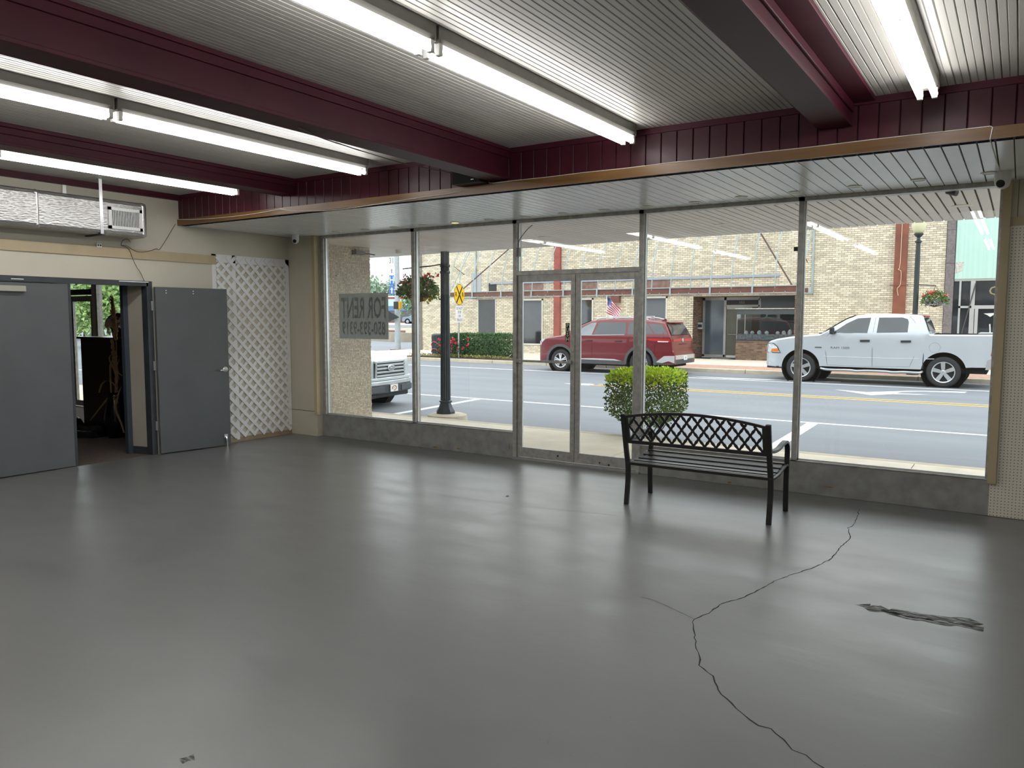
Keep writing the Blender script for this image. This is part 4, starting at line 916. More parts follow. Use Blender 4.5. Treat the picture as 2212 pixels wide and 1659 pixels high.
# ---------------------------------------------------------------- silver pickup
silver = M('silver_car_paint', (.50, .53, .57), .30, metal=.25, coat=.8, var=.02)
t = thing('pickup_truck', 'silver four-door pickup truck driving by on the far lane', 'pickup truck', (-6.19, 23.84, ZR))
ram = Car(t, 5.78, [(0, 1.02), (.03, 1.09), (.10, 1.15), (.3, 1.21), (.7, 1.28), (1.2, 1.345), (1.45, 1.365), (1.5, 1.37), (1.62, 1.43), (1.9, 1.62), (2.15, 1.78), (2.4, 1.885), (2.7, 1.925), (3.1, 1.935), (3.7, 1.915), (3.98, 1.89), (4.04, 1.85), (4.12, 1.66), (4.2, 1.43), (4.22, 1.40), (5.0, 1.405), (5.7, 1.41), (5.78, 1.40)],
          [(0, .46), (.05, .42), (.45, .40), (1.6, .46), (4.0, .46), (5.2, .55), (5.78, .56)], [(0, .80), (.06, .87), (.15, .93), (.35, .985), (.7, 1), (5.2, 1), (5.7, .985), (5.78, .97)], 1.36, .36, (1.0, 4.57), .405, .52, .975, skip=(4.3, 5.68))
ram.body(silver); ram.inner(); ram.wheels(5, rimr=.68)
MB().box(4.3, 5.68, -.83, .83, .95, .97).build('bed_floor', trim_m, t, local=True)
for sd in (-1, 1): MB().box(4.3, 5.68, sd*.83, sd*.85, .95, 1.39).build('bed_wall', trim_m, t, local=True)
MB().box(4.28, 4.31, -.85, .85, .95, 1.39).build('bed_wall', trim_m, t, local=True)
ram.patch('front_door_glass', carglass, [(1.83, 1.40), (1.90, 1.45), (2.18, 1.66), (2.45, 1.80), (2.78, 1.82), (2.72, 1.40)], .003); ram.patch('rear_door_glass', carglass, [(2.95, 1.41), (2.98, 1.82), (3.55, 1.825), (3.68, 1.78), (3.71, 1.70), (3.70, 1.43)], .003)
for name, x0, x1, e in (('windshield', 1.56, 2.36, carglass), ('rear_window', 4.06, 4.19, carglass)):
    vs = []; n_ = 8; m_ = 6
    for i in range(n_+1):
        x = x0+(x1-x0)*i/n_; hi = lerp(ram.zhi, x)
        for j in range(m_+1):
            f = -.86+1.72*j/m_; off = .012; vs.append((x+(-off if name == 'windshield' else off), f*ram.w(x, hi-.05), hi+(off+.006)))
    MB().add(vs, [(i*(m_+1)+j, i*(m_+1)+j+1, (i+1)*(m_+1)+j+1, (i+1)*(m_+1)+j) for i in range(n_) for j in range(m_)]).build(name, e, t, smooth='all', local=True)
MB().tube([(4.045, -.66, 1.86), (4.05, .66, 1.86)], .022, 6).build('brake_light', M('red_lens', (.45, .02, .02), .2), t, local=True)
for pts in ([(1.72, .50), (1.66, .9), (1.68, 1.30), (1.76, 1.39)], [(2.87, .50), (2.86, 1.0), (2.86, 1.42), (2.90, 1.83)], [(3.78, .52), (3.88, .8), (3.90, 1.36), (3.86, 1.7), (3.72, 1.86)], [(1.72, .50), (2.6, .49), (3.78, .52)]): ram.strip('door_gap', seam_c, pts, .012, .001)
ram.strip('cab_gap', trim_m, [(4.085, .48), (4.10, .9), (4.13, 1.36)], .035, .0); ram.strip('body_crease', M('crease', (.42, .45, .5), .4), [(4.2, 1.30), (5.0, 1.31), (5.7, 1.32)], .010, .0); ram.strip('body_crease', MATS['crease'], [(1.4, 1.26), (2.6, 1.27), (4.05, 1.28)], .010, .0)
ram.strip('rub_strip', silver, [(1.62, .74), (2.8, .73), (4.0, .74)], .022, .004); ram.strip('rub_strip', silver, [(4.15, .74), (4.35, .745)], .02, .004)
for x in (2.55, 3.55):
    ram.patch('door_handle', trim_m, [(x, 1.16), (x+.24, 1.165), (x+.24, 1.22), (x, 1.215)], .03)
ram.patch('headlight_rim', trim_m, [(.03, .80), (.05, 1.075), (.23, 1.085), (.35, .985), (.44, .80)], .016); ram.patch('headlight', M('headlight_lens', (.62, .64, .66), .12, var=.2, vs=9), [(.045, .82), (.065, 1.06), (.22, 1.07), (.33, .98), (.42, .82)], .022); ram.patch('turn_signal', M('amber_lens', (.75, .20, .03), .2), [(.15, .83), (.18, .92), (.36, .93), (.40, .84)], .028)
ram.patch('tail_light', MATS['red_lens'], [(5.60, .86), (5.66, 1.22), (5.75, 1.26), (5.77, .86)], .006); ram.patch('rear_bumper', M('chrome_bumper', (.55, .56, .57), .25, metal=.7), [(5.50, .50), (5.54, .74), (5.60, .78), (5.80, .78), (5.80, .52)], .02)
ram.patch('front_air_dam', trim_m, [(.02, .36), (.03, .43), (.5, .42), (.48, .36)], .0); ram.patch('fog_lamp', M('headlight_lens', (.6, .6, .6), .2), [(.03, .48), (.05, .60), (.12, .58), (.14, .48)], .004)
fu = [(4.35+.13*math.cos(a), 1.04+.13*math.sin(a)) for a in [k*PI/10 for k in range(21)]]; ram.strip('fuel_door', seam_c, fu, .008, .001)
MB().tube(smooth_path([(1.55, -.93, .40), (1.75, -1.0, .37), (2.3, -1.01, .375), (2.5, -1.0, .36), (2.75, -1.01, .375), (3.2, -1.01, .375), (3.4, -1.0, .36), (3.65, -1.01, .375), (4.0, -1.0, .37), (4.08, -.93, .40)]), .038, 10).build('step_bar', M('step_bar_steel', (.45, .45, .45), .25, metal=.8), t, smooth=True, local=True)
for sd in (-1, 1):
    mr = MB().cbox((1.84, sd*1.10, 1.46), (.11, .17, .20)).build('mirror', trim_m, t, bevel=.035, local=True); MB().bar((1.88, sd*.95, 1.39), (1.85, sd*1.05, 1.40), .06, .04).build('mirror_arm', trim_m, mr, local=True)
text('badge', 'RAM 1500', .085, M('badge_dark', (.12, .12, .13), .4), t, frame_mtx((2.04, -ram.w(2.0, .98)-.004, .985), (1, 0, 0), (0, 0, 1)), .002, sx=1.35, local=True)
MB().box(1.38, 1.56, -ram.w(1.4, .98)-.005, -ram.w(1.4, .98)+.01, .965, 1.005).build('badge', MATS['badge_dark'], t, local=True)
MB().box(1.42, 1.56, -.7, .7, 1.365, 1.385).build('wiper_cowl', trim_m, t, local=True)
MB().box(5.3, 5.7, -.8, .8, 1.40, 1.43).build('bed_cover_edge', M('grey_edge', (.4, .4, .4), .5), t, local=True)
# ---------------------------------------------------------------- red SUV
redp = M('red_car_paint', (.145, .004, .010), .3, metal=.1, coat=.5, var=.03)
t = thing('suv', 'red SUV with silver roof rails on the far lane', 'suv', (-13.88, 23.60, ZR))
suv = Car(t, 4.98, [(0, .82), (.03, .93), (.10, 1.02), (.2, 1.085), (.5, 1.16), (.85, 1.205), (1.08, 1.24), (1.15, 1.28), (1.35, 1.405), (1.7, 1.585), (2.0, 1.70), (2.3, 1.755), (2.7, 1.775), (3.4, 1.77), (4.0, 1.735), (4.4, 1.69), (4.60, 1.66), (4.62, 1.62), (4.70, 1.50), (4.84, 1.24), (4.88, 1.16), (4.905, .82), (4.94, .78), (4.98, .66)],
          [(0, .40), (.06, .32), (.4, .30), (1.5, .33), (3.3, .33), (4.3, .40), (4.7, .33), (4.98, .36)], [(0, .72), (.06, .82), (.15, .89), (.35, .96), (.7, 1), (4.2, 1), (4.6, .985), (4.85, .95), (4.98, .92)], 1.20, .36, (.95, 3.85), .375, .47, .965)
suv.body(redp); suv.inner(); suv.wheels(5, twin=True, rimr=.66)
suv.patch('front_door_glass', carglass_l, [(1.42, 1.24), (1.55, 1.35), (1.85, 1.53), (2.05, 1.63), (2.24, 1.65), (2.14, 1.25)], .003); suv.patch('rear_door_glass', carglass, [(2.19, 1.25), (2.36, 1.655), (3.30, 1.66), (3.34, 1.28)], .003); suv.patch('quarter_glass', carglass, [(3.40, 1.29), (3.40, 1.66), (4.02, 1.63), (4.30, 1.30), (3.6, 1.27)], .003)
suv.patch('rear_pillar_trim', carglass, [(4.06, 1.62), (4.50, 1.60), (4.74, 1.30), (4.34, 1.30)], .0025)
for name, x0, x1 in (('windshield', 1.20, 1.98), ('rear_window', 4.64, 4.83)):
    vs = []; n_ = 8; m_ = 6
    for i in range(n_+1):
        x = x0+(x1-x0)*i/n_; hi = lerp(suv.zhi, x)
        for j in range(m_+1): f = -.86+1.72*j/m_; vs.append((x+(-.012 if x0 < 2 else .012), f*suv.w(x, hi-.05), hi+.016))
    MB().add(vs, [(i*(m_+1)+j, i*(m_+1)+j+1, (i+1)*(m_+1)+j+1, (i+1)*(m_+1)+j) for i in range(n_) for j in range(m_)]).build(name, carglass, t, smooth='all', local=True)
silv = M('silver_trim', (.62, .62, .63), .3, metal=.5)
suv.strip('window_trim', silv, [(1.40, 1.225), (2.2, 1.235), (3.30, 1.262)], .018, .004); suv.patch('sill_trim', silv, [(1.50, .455), (2.2, .48), (2.95, .475), (3.22, .42), (2.9, .43), (1.5, .435)], .01)
suv.patch('lower_cladding', ctrim, [(1.43, .30), (1.43, .43), (2.5, .44), (3.2, .425), (3.36, .40), (3.36, .30)], .005); suv.patch('rear_cladding', ctrim, [(4.30, .34), (4.33, .58), (4.62, .62), (4.9, .62), (4.95, .36)], .004)
for xc in suv.wh:
    for sd in (-1, 1):
        n_ = 20; vs = []
        for k in range(n_+1):
            a = PI*k/n_*1.06-.03*PI
            for rr, off in ((suv.arch-.012, .0), (suv.arch-.005, .018), (suv.arch+.075, .016), (suv.arch+.085, -.01)):
                x = xc+rr*math.cos(a); z = suv.r+rr*math.sin(a); vs.append((x, sd*(suv.w(x, max(z, .32))+off), z))
        MB().add(vs, [(i*4+j, i*4+j+1, i*4+5+j, i*4+4+j) for i in range(n_) for j in range(3)]).build('arch_cladding', ctrim, t, smooth=True, local=True)
suv.patch('rear_skid_trim', silv, [(4.40, .42), (4.66, .62), (4.98, .63), (4.98, .40), (4.80, .46), (4.6, .40)], .02)
MB().box(4.955, 5.0, -.80, .80, .50, .64).build('bumper_trim', silv, t, bevel=.02, local=True); MB().box(4.93, 4.985, -.75, .75, .36, .5).build('bumper_lower', ctrim, t, bevel=.02, local=True)
pl = MB().box(5.0, 5.008, -.15, .15, .47, .62).build('licence_plate', white, t, local=True); MB().box(5.008, 5.01, -.04, .04, .52, .57).build('plate_mark', M('plate_green', (.2, .4, .3), .5), pl, local=True)
suv.patch('tail_light', MATS['red_lens'], [(4.05, 1.145), (4.25, 1.16), (4.84, 1.15), (4.86, 1.05), (4.4, 1.08), (4.2, 1.09)], .008); suv.patch('reverse_lamp', M('clear_lens', (.7, .7, .7), .2), [(4.45, 1.05), (4.45, 1.085), (4.8, 1.08), (4.78, 1.05)], .012)
MB().box(4.87, 4.90, -.80, .80, 1.06, 1.14).build('tail_light_bar', MATS['red_lens'], t, bevel=.01, local=True)
MB().lathe([(.06, 0), (.06, .012), (.045, .016)], 16, (4.895, 0, 1.10), 'x').build('emblem', silv, t, local=True); MB().box(4.905, 4.912, -.28, .28, .97, .995).build('badge', M('badge_dark2', (.08, .01, .015), .4), t, local=True)
MB().prism([(4.42, 1.70), (4.66, 1.675), (4.70, 1.655), (4.66, 1.645), (4.45, 1.665)], lambda u, v, w: (u, w, v), (-.60, .60)).build('spoiler', redp, t, bevel=.008, local=True); MB().box(4.69, 4.705, -.2, .2, 1.645, 1.66).build('brake_light', MATS['red_lens'], t, local=True)
suv.patch('headlight', M('headlight_lens2', (.62, .64, .66), .12, var=.2, vs=12), [(.045, .90), (.08, 1.0), (.22, 1.075), (.34, 1.07), (.2, .97), (.12, .86)], .006); suv.patch('front_lower_trim', ctrim, [(.01, .33), (.02, .45), (.46, .44), (.46, .31)], .004)
for x in (1.92, 2.98): suv.patch('door_handle', M('dark_red_handle', (.10, .005, .01), .3), [(x, 1.03), (x+.26, 1.04), (x+.24, 1.075), (x+.02, 1.065)], .02)
for pts in ([(1.33, .48), (1.28, .9), (1.35, 1.2)], [(2.14, .48), (2.15, 1.0), (2.17, 1.24)], [(3.30, .75), (3.40, .95), (3.36, 1.26)], [(4.30, .60), (4.38, 1.05)]): suv.strip('door_gap', M('red_gap', (.06, .004, .008), .6), pts, .01, .001)
for sd in (-1, 1):
    mr = MB().cbox((1.50, sd*1.06, 1.24), (.14, .18, .14)).build('mirror', trim_m, t, bevel=.035, local=True); MB().bar((1.50, sd*.92, 1.19), (1.5, sd*1.02, 1.20), .06, .03).build('mirror_arm', trim_m, mr, local=True)
    y = sd*.66
    MB().tube(smooth_path([(2.15, y, 1.745), (2.35, y, 1.80), (2.7, y, 1.815), (3.3, y, 1.815), (3.75, y, 1.80), (4.0, y, 1.745)]), .022, 8, flat=.8).build('roof_rail', silv, t, smooth=True, local=True)
    for x in (2.62, 3.5): MB().box(x, x+.16, y-.025, y+.025, 1.76, 1.865).build('rail_foot', silv, t, bevel=.015, local=True)
for x in (2.68, 3.56): MB().box(x, x+.06, -.66, .66, 1.845, 1.87).build('cross_bar', silv, t, local=True)
MB().prism([(4.15, 1.72), (4.35, 1.70), (4.33, 1.78)], lambda u, v, w: (u, w, v), (-.02, .02)).build('roof_antenna', redp, t, local=True)
# ---------------------------------------------------------------- silver pickup parked by the near kerb
t = thing('pickup_truck', 'silver pickup parked at the near kerb, grille with oval badge showing past the tiled wall', 'pickup truck', (-10.50, 11.52, ZR), rz=PI+math.radians(10)); t.scale = (.88,)*3
fp = M('pale_silver_paint', (.56, .60, .62), .30, metal=.25, coat=.8, var=.02)
fd = Car(t, 5.6, [(0, 1.03), (.02, 1.09), (.08, 1.14), (.3, 1.18), (.9, 1.24), (1.45, 1.28), (1.55, 1.31), (1.9, 1.56), (2.3, 1.82), (2.7, 1.9), (3.9, 1.88), (4.0, 1.7), (4.1, 1.36), (4.12, 1.32), (5.6, 1.32)], [(0, .62), (.3, .55), (.6, .5), (5.6, .55)],
         [(0, .86), (.05, .91), (.12, .95), (.3, .985), (.7, 1), (5.6, 1)], 1.25, .36, (.92, 4.5), .40, .52, .99)
fd.body(fp); fd.inner(); fd.wheels(5)
gd = M('grille_dark', (.015, .016, .018), .5); gl = M('grille_chrome', (.60, .63, .64), .25, metal=.6)
gp = MB().prism([(-.60, .70), (-.57, 1.03), (.57, 1.03), (.60, .70)], lambda u, v, w: (w, u, v), (-.02, .02)).build('grille', gd, t, local=True)
for z in (.735, .815, .895, .97): MB().prism([(-.6, z-.022), (-.6, z+.022), (.6, z+.022), (.6, z-.022)], lambda u, v, w: (w, u, v), (-.045, -.018)).build('grille_bar', gl, gp, bevel=.008, local=True)
for sd in (-1, 1): MB().bar((-.03, sd*.60, .69), (-.03, sd*.575, 1.045), .05, .03, up=(1, 0, 0)).build('grille_side', gl, gp, local=True)
MB().box(-.04, .02, -.62, .62, 1.02, 1.07).build('grille_top', fp, gp, bevel=.01, local=True)
ov = MB().lathe([(.115, 0), (.115, -.02), (.10, -.026)], 28, (-.045, 0, .90), 'x', sq=(1.25, .60)).build('oval_badge', gl, t, smooth=True, local=True); ov2 = MB().lathe([(.095, 0), (.095, -.004)], 24, (-.071, 0, .90), 'x', sq=(1.25, .55)).build('badge_field', M('badge_grey', (.22, .23, .26), .3), ov, local=True)
MB().tube(smooth_path([(-.078, .09, .885), (-.078, .07, .93), (-.078, .04, .89), (-.078, .01, .91), (-.078, -.02, .88), (-.078, -.05, .915), (-.078, -.09, .89)]), .009, 6).build('badge_script', gl, ov2, local=True)
for sd in (-1, 1):
    MB().prism([(sd*.64, .70), (sd*.63, 1.02), (sd*.80, 1.0), (sd*.86, .92), (sd*.87, .71)], lambda u, v, w: (w+abs(u)*.08-.02, u, v), (-.03, .05)).build('headlight', M('ford_headlamp', (.48, .52, .55), .12, var=.2, vs=8), t, bevel=.012, local=True)
    MB().box(-.012, .03, sd*.615-.012, sd*.615+.012, .70, 1.03).build('lamp_gap', gd, t, local=True)
def bump(name, mat, z0, z1, out, hw, bev=.02):
    pr = [(.35, hw), (.12, hw), (-.02, hw*.93), (-out, hw*.6), (-out-.02, 0), (-out, -hw*.6), (-.02, -hw*.93), (.12, -hw), (.35, -hw)]
    return MB().prism(pr, lambda u, v, w: (u, v, w), (z0, z1)).build(name, mat, t, bevel=bev, local=True)
bump('valance', fp, .63, .70, .06, .97); bump('bumper_top', gl, .53, .625, .10, 1.0); bb_ = bump('bumper_lower', M('bumper_black', (.045, .05, .055), .5), .34, .53, .09, .98)
for (y0, y1) in ((-.88, -.35), (.35, .88)): MB().prism([(y0, .37), (y0, .50), (y1, .50), (y1, .37)], lambda u, v, w: (w+(abs(u)-.35)**2*.16, u, v), (-.115, -.06)).build('bumper_pad', M('bumper_grey', (.075, .085, .095), .5), bb_, bevel=.01, local=True)
bump('air_dam', gd, .24, .34, -.02, .85)
pl = MB().box(-.135, -.118, -.155, .155, .37, .53).build('licence_plate', white, t, local=True)
MB().tube([(-.138, .085*math.cos(a), .45+.05*math.sin(a)) for a in [k*PI/8-.5 for k in range(15)]], .010, 6).build('plate_emblem', M('emblem_brown', (.35, .20, .09), .5), pl, local=True); MB().prism([(-.05, .43), (.03, .44), (.06, .465), (-.02, .47)], lambda u, v, w: (w, u, v), (-.139, -.135)).build('plate_emblem', M('emblem_tan', (.7, .5, .3), .5), pl, local=True)
# ================================================================ plants and street furniture
def leafmat(name, c, c2=None, attr=.35): return M(name, c, .55, attr=attr, var=.15, vs=8, c2=c2)
bark = M('bark', (.075, .055, .04), .85, var=.2, vs=20)
rg = random.Random(11)
def u3(r): 
    while 1:
        v = Vector((r.uniform(-1, 1), r.uniform(-1, 1), r.uniform(-1, 1)))
        if .05 < v.length < 1: return v.normalized()
# trimmed bush at the kerb
bc = Vector((-4.53, 10.5, 0))
b = thing('trimmed_bush', 'square-trimmed green bush with bright new leaves at the near kerb', 'bush', (bc.x, bc.y, -.12))
def bush_pt(r, top=False):
    x, y = r.uniform(-.47, .47), r.uniform(-.42, .42)
    if top: return bc+Vector((x, y, .86+r.uniform(-.07, .06)-.10*max(abs(x)/.47, abs(y)/.42)**6)), (0, 0, 1.5), r.uniform(.55, 1)
    z = r.uniform(.12, .84)
    if z < .34:
        k = .55+.45*(z-.12)/.22; x *= k; y *= k
    if r.random() < .65:
        if r.random() < .5: x = math.copysign(.47*(1 if z > .34 else .55+.45*(z-.12)/.22)-abs(r.gauss(0, .04)), x)
        else: y = math.copysign(.42*(1 if z > .34 else .55+.45*(z-.12)/.22)-abs(r.gauss(0, .04)), y)
    return bc+Vector((x, y, z)), (x, y, .3), r.random()
mb = MB(); leaves(mb, 5200, lambda r: bush_pt(r), .045, .8, rg); tag(mb.build('foliage', leafmat('bush_leaf', (.11, .18, .035), (.20, .27, .06)), b, fix=False), kind='stuff')
mb = MB(); leaves(mb, 3200, lambda r: bush_pt(r, True), .06, .7, rg); tag(mb.build('new_growth', leafmat('bush_new_leaf', (.46, .62, .05), (.60, .70, .09), .3), b, fix=False), kind='stuff')
for k in range(11):
    a = k*2*PI/11; e = bc+Vector((.42*math.cos(a), .38*math.sin(a), rg.uniform(.3, .62))); s_ = bc+Vector((.07*math.cos(a), .07*math.sin(a), -.12))
    MB().tube(smooth_path([s_, s_.lerp(e, .45)+Vector((.05*math.cos(a+1), .05*math.sin(a+1), -.03)), e]), [.013, .012, .011, .010, .009, .008, .007, .006, .005], 5).build('branch', bark, b)
# near lamp post, eight-sided base, fluted shaft
iron = M('dark_grey_iron', (.05, .058, .07), .42, metal=.2, var=.15, vs=6)
lx, ly = -8.27, 10.50
lp = thing('lamp_post', 'dark fluted street lamp post standing on the near kerb', 'street lamp', (lx, ly, ZW-.1))
solo(MB().lathe([(.36, -.13), (.34, ZW+.005), (.26, ZW+.03), (.001, ZW+.03)], 20, (lx+.02, ly+.02, 0), cap=False), 'lamp_pad', curbm, 'round concrete pad under the near lamp post', 'pad', kind='structure', smooth=True)
MB().lathe([(.165, ZW+.02), (.165, .05), (.155, .07), (.12, .13), (.095, .20), (.115, .215), (.115, .235), (.085, .25)], 8, (lx, ly, 0)).build('base', iron, lp)
vs = []; n_ = 16
for z, r_ in ((.24, .088), (1.2, .082), (2.2, .076), (3.3, .070)):
    for j in range(n_*2): a = PI*j/n_; rr = r_*(1 if j % 2 else .88); vs.append((lx+rr*math.cos(a), ly+rr*math.sin(a), z))
m_ = n_*2; MB().add(vs, [(i*m_+j, i*m_+(j+1) % m_, (i+1)*m_+(j+1) % m_, (i+1)*m_+j) for i in range(3) for j in range(m_)]).build('shaft', iron, lp)
for z in (2.42, 2.53): MB().lathe([(.082, z), (.088, z+.01), (.088, z+.035), (.082, z+.045)], 16, (lx, ly, 0)).build('collar', iron, lp, smooth=True)
MB().tube([(lx-.07, ly, 2.58), (lx-.3, ly, 2.56), (lx-.95, ly, 2.53)], .011, 6).build('bracket_arm', iron, lp)
def basket(c, r, label, cols, seed, dense=1.0, chain_to=None, spread=1.0):
    r_ = random.Random(seed); t = thing('hanging_basket', label, 'flower basket', c); c = Vector(c)
    MB().lathe([(.001, -r*.62), (r*.45, -r*.52), (r*.72, -r*.2), (r*.78, 0), (r*.70, .01), (.001, .005)], 16, c, cap=False).build('bowl', M('coir_bowl', (.10, .05, .03), .9, var=.3, vs=30), t, smooth=True)
    def pt(q):
        d = u3(q); d.z = abs(d.z)*.9-.35*q.random(); rr = r*q.uniform(.75, 1.05)*spread
        return c+Vector((d.x*rr, d.y*rr, d.z*rr*.95)), d, q.random()
    mb = MB(); leaves(mb, int(900*dense), pt, r*.22, 1.0, r_); tag(mb.build('foliage', leafmat('basket_leaf', (.07, .15, .045), (.20, .30, .08), .4), t, fix=False), kind='stuff')
    for k, (cn, cc, n_, sz, zz) in enumerate(cols):
        fm = M(cn, cc, .5, attr=.25, var=.1); mb = MB()
        for _ in range(n_):
            p, d, a = pt(r_); p = c+Vector((p.x-c.x, p.y-c.y, 0))*1.05+Vector((0, 0, r*r_.uniform(*zz)))
            leaves(mb, 7, lambda q: (p+Vector((q.uniform(-1, 1), q.uniform(-1, 1), q.uniform(-1, 1)))*sz*.4, (0, 0, 1), q.random()), sz, .3, r_, asp=.8)
        tag(mb.build('blossom', fm, t, fix=False), kind='stuff')
    if chain_to:
        for k in range(3): a = k*2*PI/3; MB().tube([c+Vector((r*.75*math.cos(a), r*.75*math.sin(a), 0)), Vector(chain_to)], .004, 4).build('chain', iron, t)
    return t
basket((lx-.60, ly, 2.12), .30, 'hanging basket of red flowers on the near lamp post', [('red_blossom', (.62, .10, .07), 15, .05, (.3, 1.0)), ('pink_blossom', (.70, .35, .32), 16, .04, (.2, .9)), ('yellow_leaf', (.50, .45, .05), 14, .05, (-.6, -.1))], 3, 1.3, (lx-.60, ly, 2.55), 1.1)
# far lamp post with globe
fx, fy = -2.64, 25.9
l2 = thing('lamp_post', 'tall dark lamp post with frosted globe across the street', 'street lamp', (fx, fy, 0))
MB().lathe([(.17, 0), (.17, .15), (.10, .35), (.075, .5), (.07, 3.4), (.062, 3.75), (.058, 3.9), (.095, 3.93), (.095, 3.96), (.05, 4.0), (.045, 4.06), (.13, 4.15), (.13, 4.18)], 14, (fx, fy, 0)).build('shaft', M('black_green_iron', (.022, .03, .03), .5), l2, smooth=30)
MB().lathe([(.10, 4.18), (.17, 4.28), (.20, 4.42), (.19, 4.62), (.12, 4.85), (.02, 4.95)], 18, (fx, fy, 0)).build('globe', M('frosted_globe', (.62, .60, .38), .4), l2, smooth='all')
MB().tube([(fx, fy, 2.68), (fx+.52, fy, 2.64)], .014, 6).build('bracket_arm', MATS['black_green_iron'], l2)
basket((fx+.50, fy, 2.20), .30, 'hanging basket of mixed flowers on the globe lamp post', [('red_blossom', (.55, .1, .08), 14, .06, (.3, .9)), ('lilac_blossom', (.45, .42, .50), 40, .05, (-.5, .1)), ('white_blossom', (.65, .62, .58), 18, .045, (-.2, .6))], 8, 1.0, (fx+.50, fy, 2.64), 1.15)
# hedge, rose bush and bed across the street
hc = Vector((-18.75, 26.2, 0)); hg = thing('hedge', 'dense dark green clipped hedge across the street', 'hedge', (hc.x, hc.y, 0))
def hpt(r):
    x, y, z = r.uniform(-1.45, 1.45), r.uniform(-.55, .55), r.uniform(.05, .98)
    f = r.randrange(4)
    if f == 0: z = .98-.05*r.random()
    elif f == 1: y = -.55
    elif f == 2: x = math.copysign(1.45, x)
    k = 1-.12*max(0, z-.75)/.25-.16*max(0, .3-z)/.3
    return hc+Vector((x*k, y*k, z))+Vector((r.gauss(0, .02), r.gauss(0, .02), r.gauss(0, .02))), (x*.3, y, z-.3), r.random()
mb = MB(); leaves(mb, 9000, hpt, .085, .9, rg); tag(mb.build('foliage', leafmat('hedge_leaf', (.04, .11, .03), (.075, .17, .05), .45), hg, fix=False), kind='stuff')
MB().box(hc.x-1.0, hc.x+1.0, hc.y-.3, hc.y+.3, .05, .75).build('inner_box', M('hedge_inside', (.012, .02, .008), .9), hg)  # dark green filler box inside the leaf shell
rb = thing('rose_bush', 'rose bush with red blossoms in front of the hedge', 'bush', (-19.7, 25.55, 0))
def rpt(r): d = u3(r); return Vector((-19.7, 25.55, .42))+Vector((d.x*.95, d.y*.32, d.z*.42))*r.uniform(.6, 1.0), d, r.random()
mb = MB(); leaves(mb, 1500, rpt, .07, .8, rg); tag(mb.build('foliage', leafmat('rose_leaf', (.035, .075, .035), (.07, .12, .05), .4), rb, fix=False), kind='stuff')
for k in range(24):
    p, d, a = rpt(rg); p = Vector((p.x, min(p.y, 25.42), .25+.6*rg.random())); mb = MB(); leaves(mb, 10, lambda q: (p+u3(q)*.035, (0, -1, .3), q.random()), .07, .5, rg, asp=.9); mb.build('blossom', M('rose_red', (.68, .05, .08), .5, attr=.25), rb, fix=False)
for k in range(5): MB().tube([(-19.7+.1*k-.2, 25.55, 0), (-20.2+.25*k, 25.5, .6)], .012, 5).build('stem', bark, rb)
solo(MB().prism([(-22.0, 25.27), (-16.6, 25.27), (-16.4, 25.6), (-17.2, 26.9), (-21.3, 26.9), (-22.0, 25.6)], lambda u, v, w: (u, v, w), (0, .05)), 'planting_bed', M('bed_soil', (.07, .05, .035), .95, var=.3, vs=15), 'soil bed under the hedge by the far kerb', 'planting bed', kind='structure')
fl = MB(); leaves(fl, 900, lambda r: (Vector((r.uniform(-21.9, -16.8), r.uniform(25.3, 25.5), .06+.08*r.random())), (0, 0, 1), r.random()), .06, .6, rg)
solo(fl, 'ground_flowers', leafmat('bed_plants', (.16, .20, .06), (.45, .38, .08), .4), 'low yellow-green bedding plants along the edge of the soil bed', 'bedding plants', kind='stuff', fix=False)
# railroad crossing sign
sp = Vector((-19.30, 25.40, 0)); ys = M('sign_yellow', (.80, .50, .0), .45, var=.03); sb = M('sign_black', (.02, .02, .02), .5)
rs = thing('railroad_sign', 'round yellow railroad crossing sign over a white notice on a post', 'road sign', tuple(sp))
MB().bar((sp.x, sp.y, 0), (sp.x, sp.y, 2.9), .06, .04).build('post', M('galvanised_post', (.45, .47, .48), .45, metal=.5), rs)
ydir = Vector((-.12, .99, 0)).normalized(); nrm = ydir.cross(Vector((0, 0, 1)))
def on(c, u, v, w): return c+ydir*u+Vector((0, 0, v))+nrm*w
def plate(name, mat, c, poly, w0, w1, parent): return MB().prism(poly, lambda u, v, w: on(c, u, v, w), (w0, w1)).build(name, mat, parent)
c = Vector((sp.x, sp.y, 2.62)); circ = lambda r, n=32: [(r*math.cos(2*PI*k/n), r*math.sin(2*PI*k/n)) for k in range(n)]
dk = plate('disc', sb, c, circ(.425), .03, .036, rs); plate('disc_face', ys, c, circ(.408), .036, .039, dk)
for a in (55, -55):
    ca, sa = math.cos(math.radians(a)), math.sin(math.radians(a)); l, w_ = .40, .038
    plate('cross_bar', sb, c, [(ca*l-sa*w_, sa*l+ca*w_), (-ca*l-sa*w_, -sa*l+ca*w_), (-ca*l+sa*w_, -sa*l-ca*w_), (ca*l+sa*w_, sa*l-ca*w_)], .040, .0415, dk)
for s_ in (-1, 1): text('letter', 'R', .25, sb, dk, frame_mtx(on(c, s_*.27, 0, .041), ydir, (0, 0, 1)), .001, bold=.006)
c = Vector((sp.x, sp.y, 1.82)); wp = plate('notice', M('sign_white', (.80, .80, .82), .4), c, [(-.27, -.34), (.27, -.34), (.27, .34), (-.27, .34)], .03, .036, rs)
for k, ln in enumerate(('DO NOT', 'STOP', 'ON', 'TRACKS')): text('lettering', ln, .155, sb, wp, frame_mtx(on(c, 0, .235-.157*k, .037), ydir, (0, 0, 1)), .001, sx=.78)
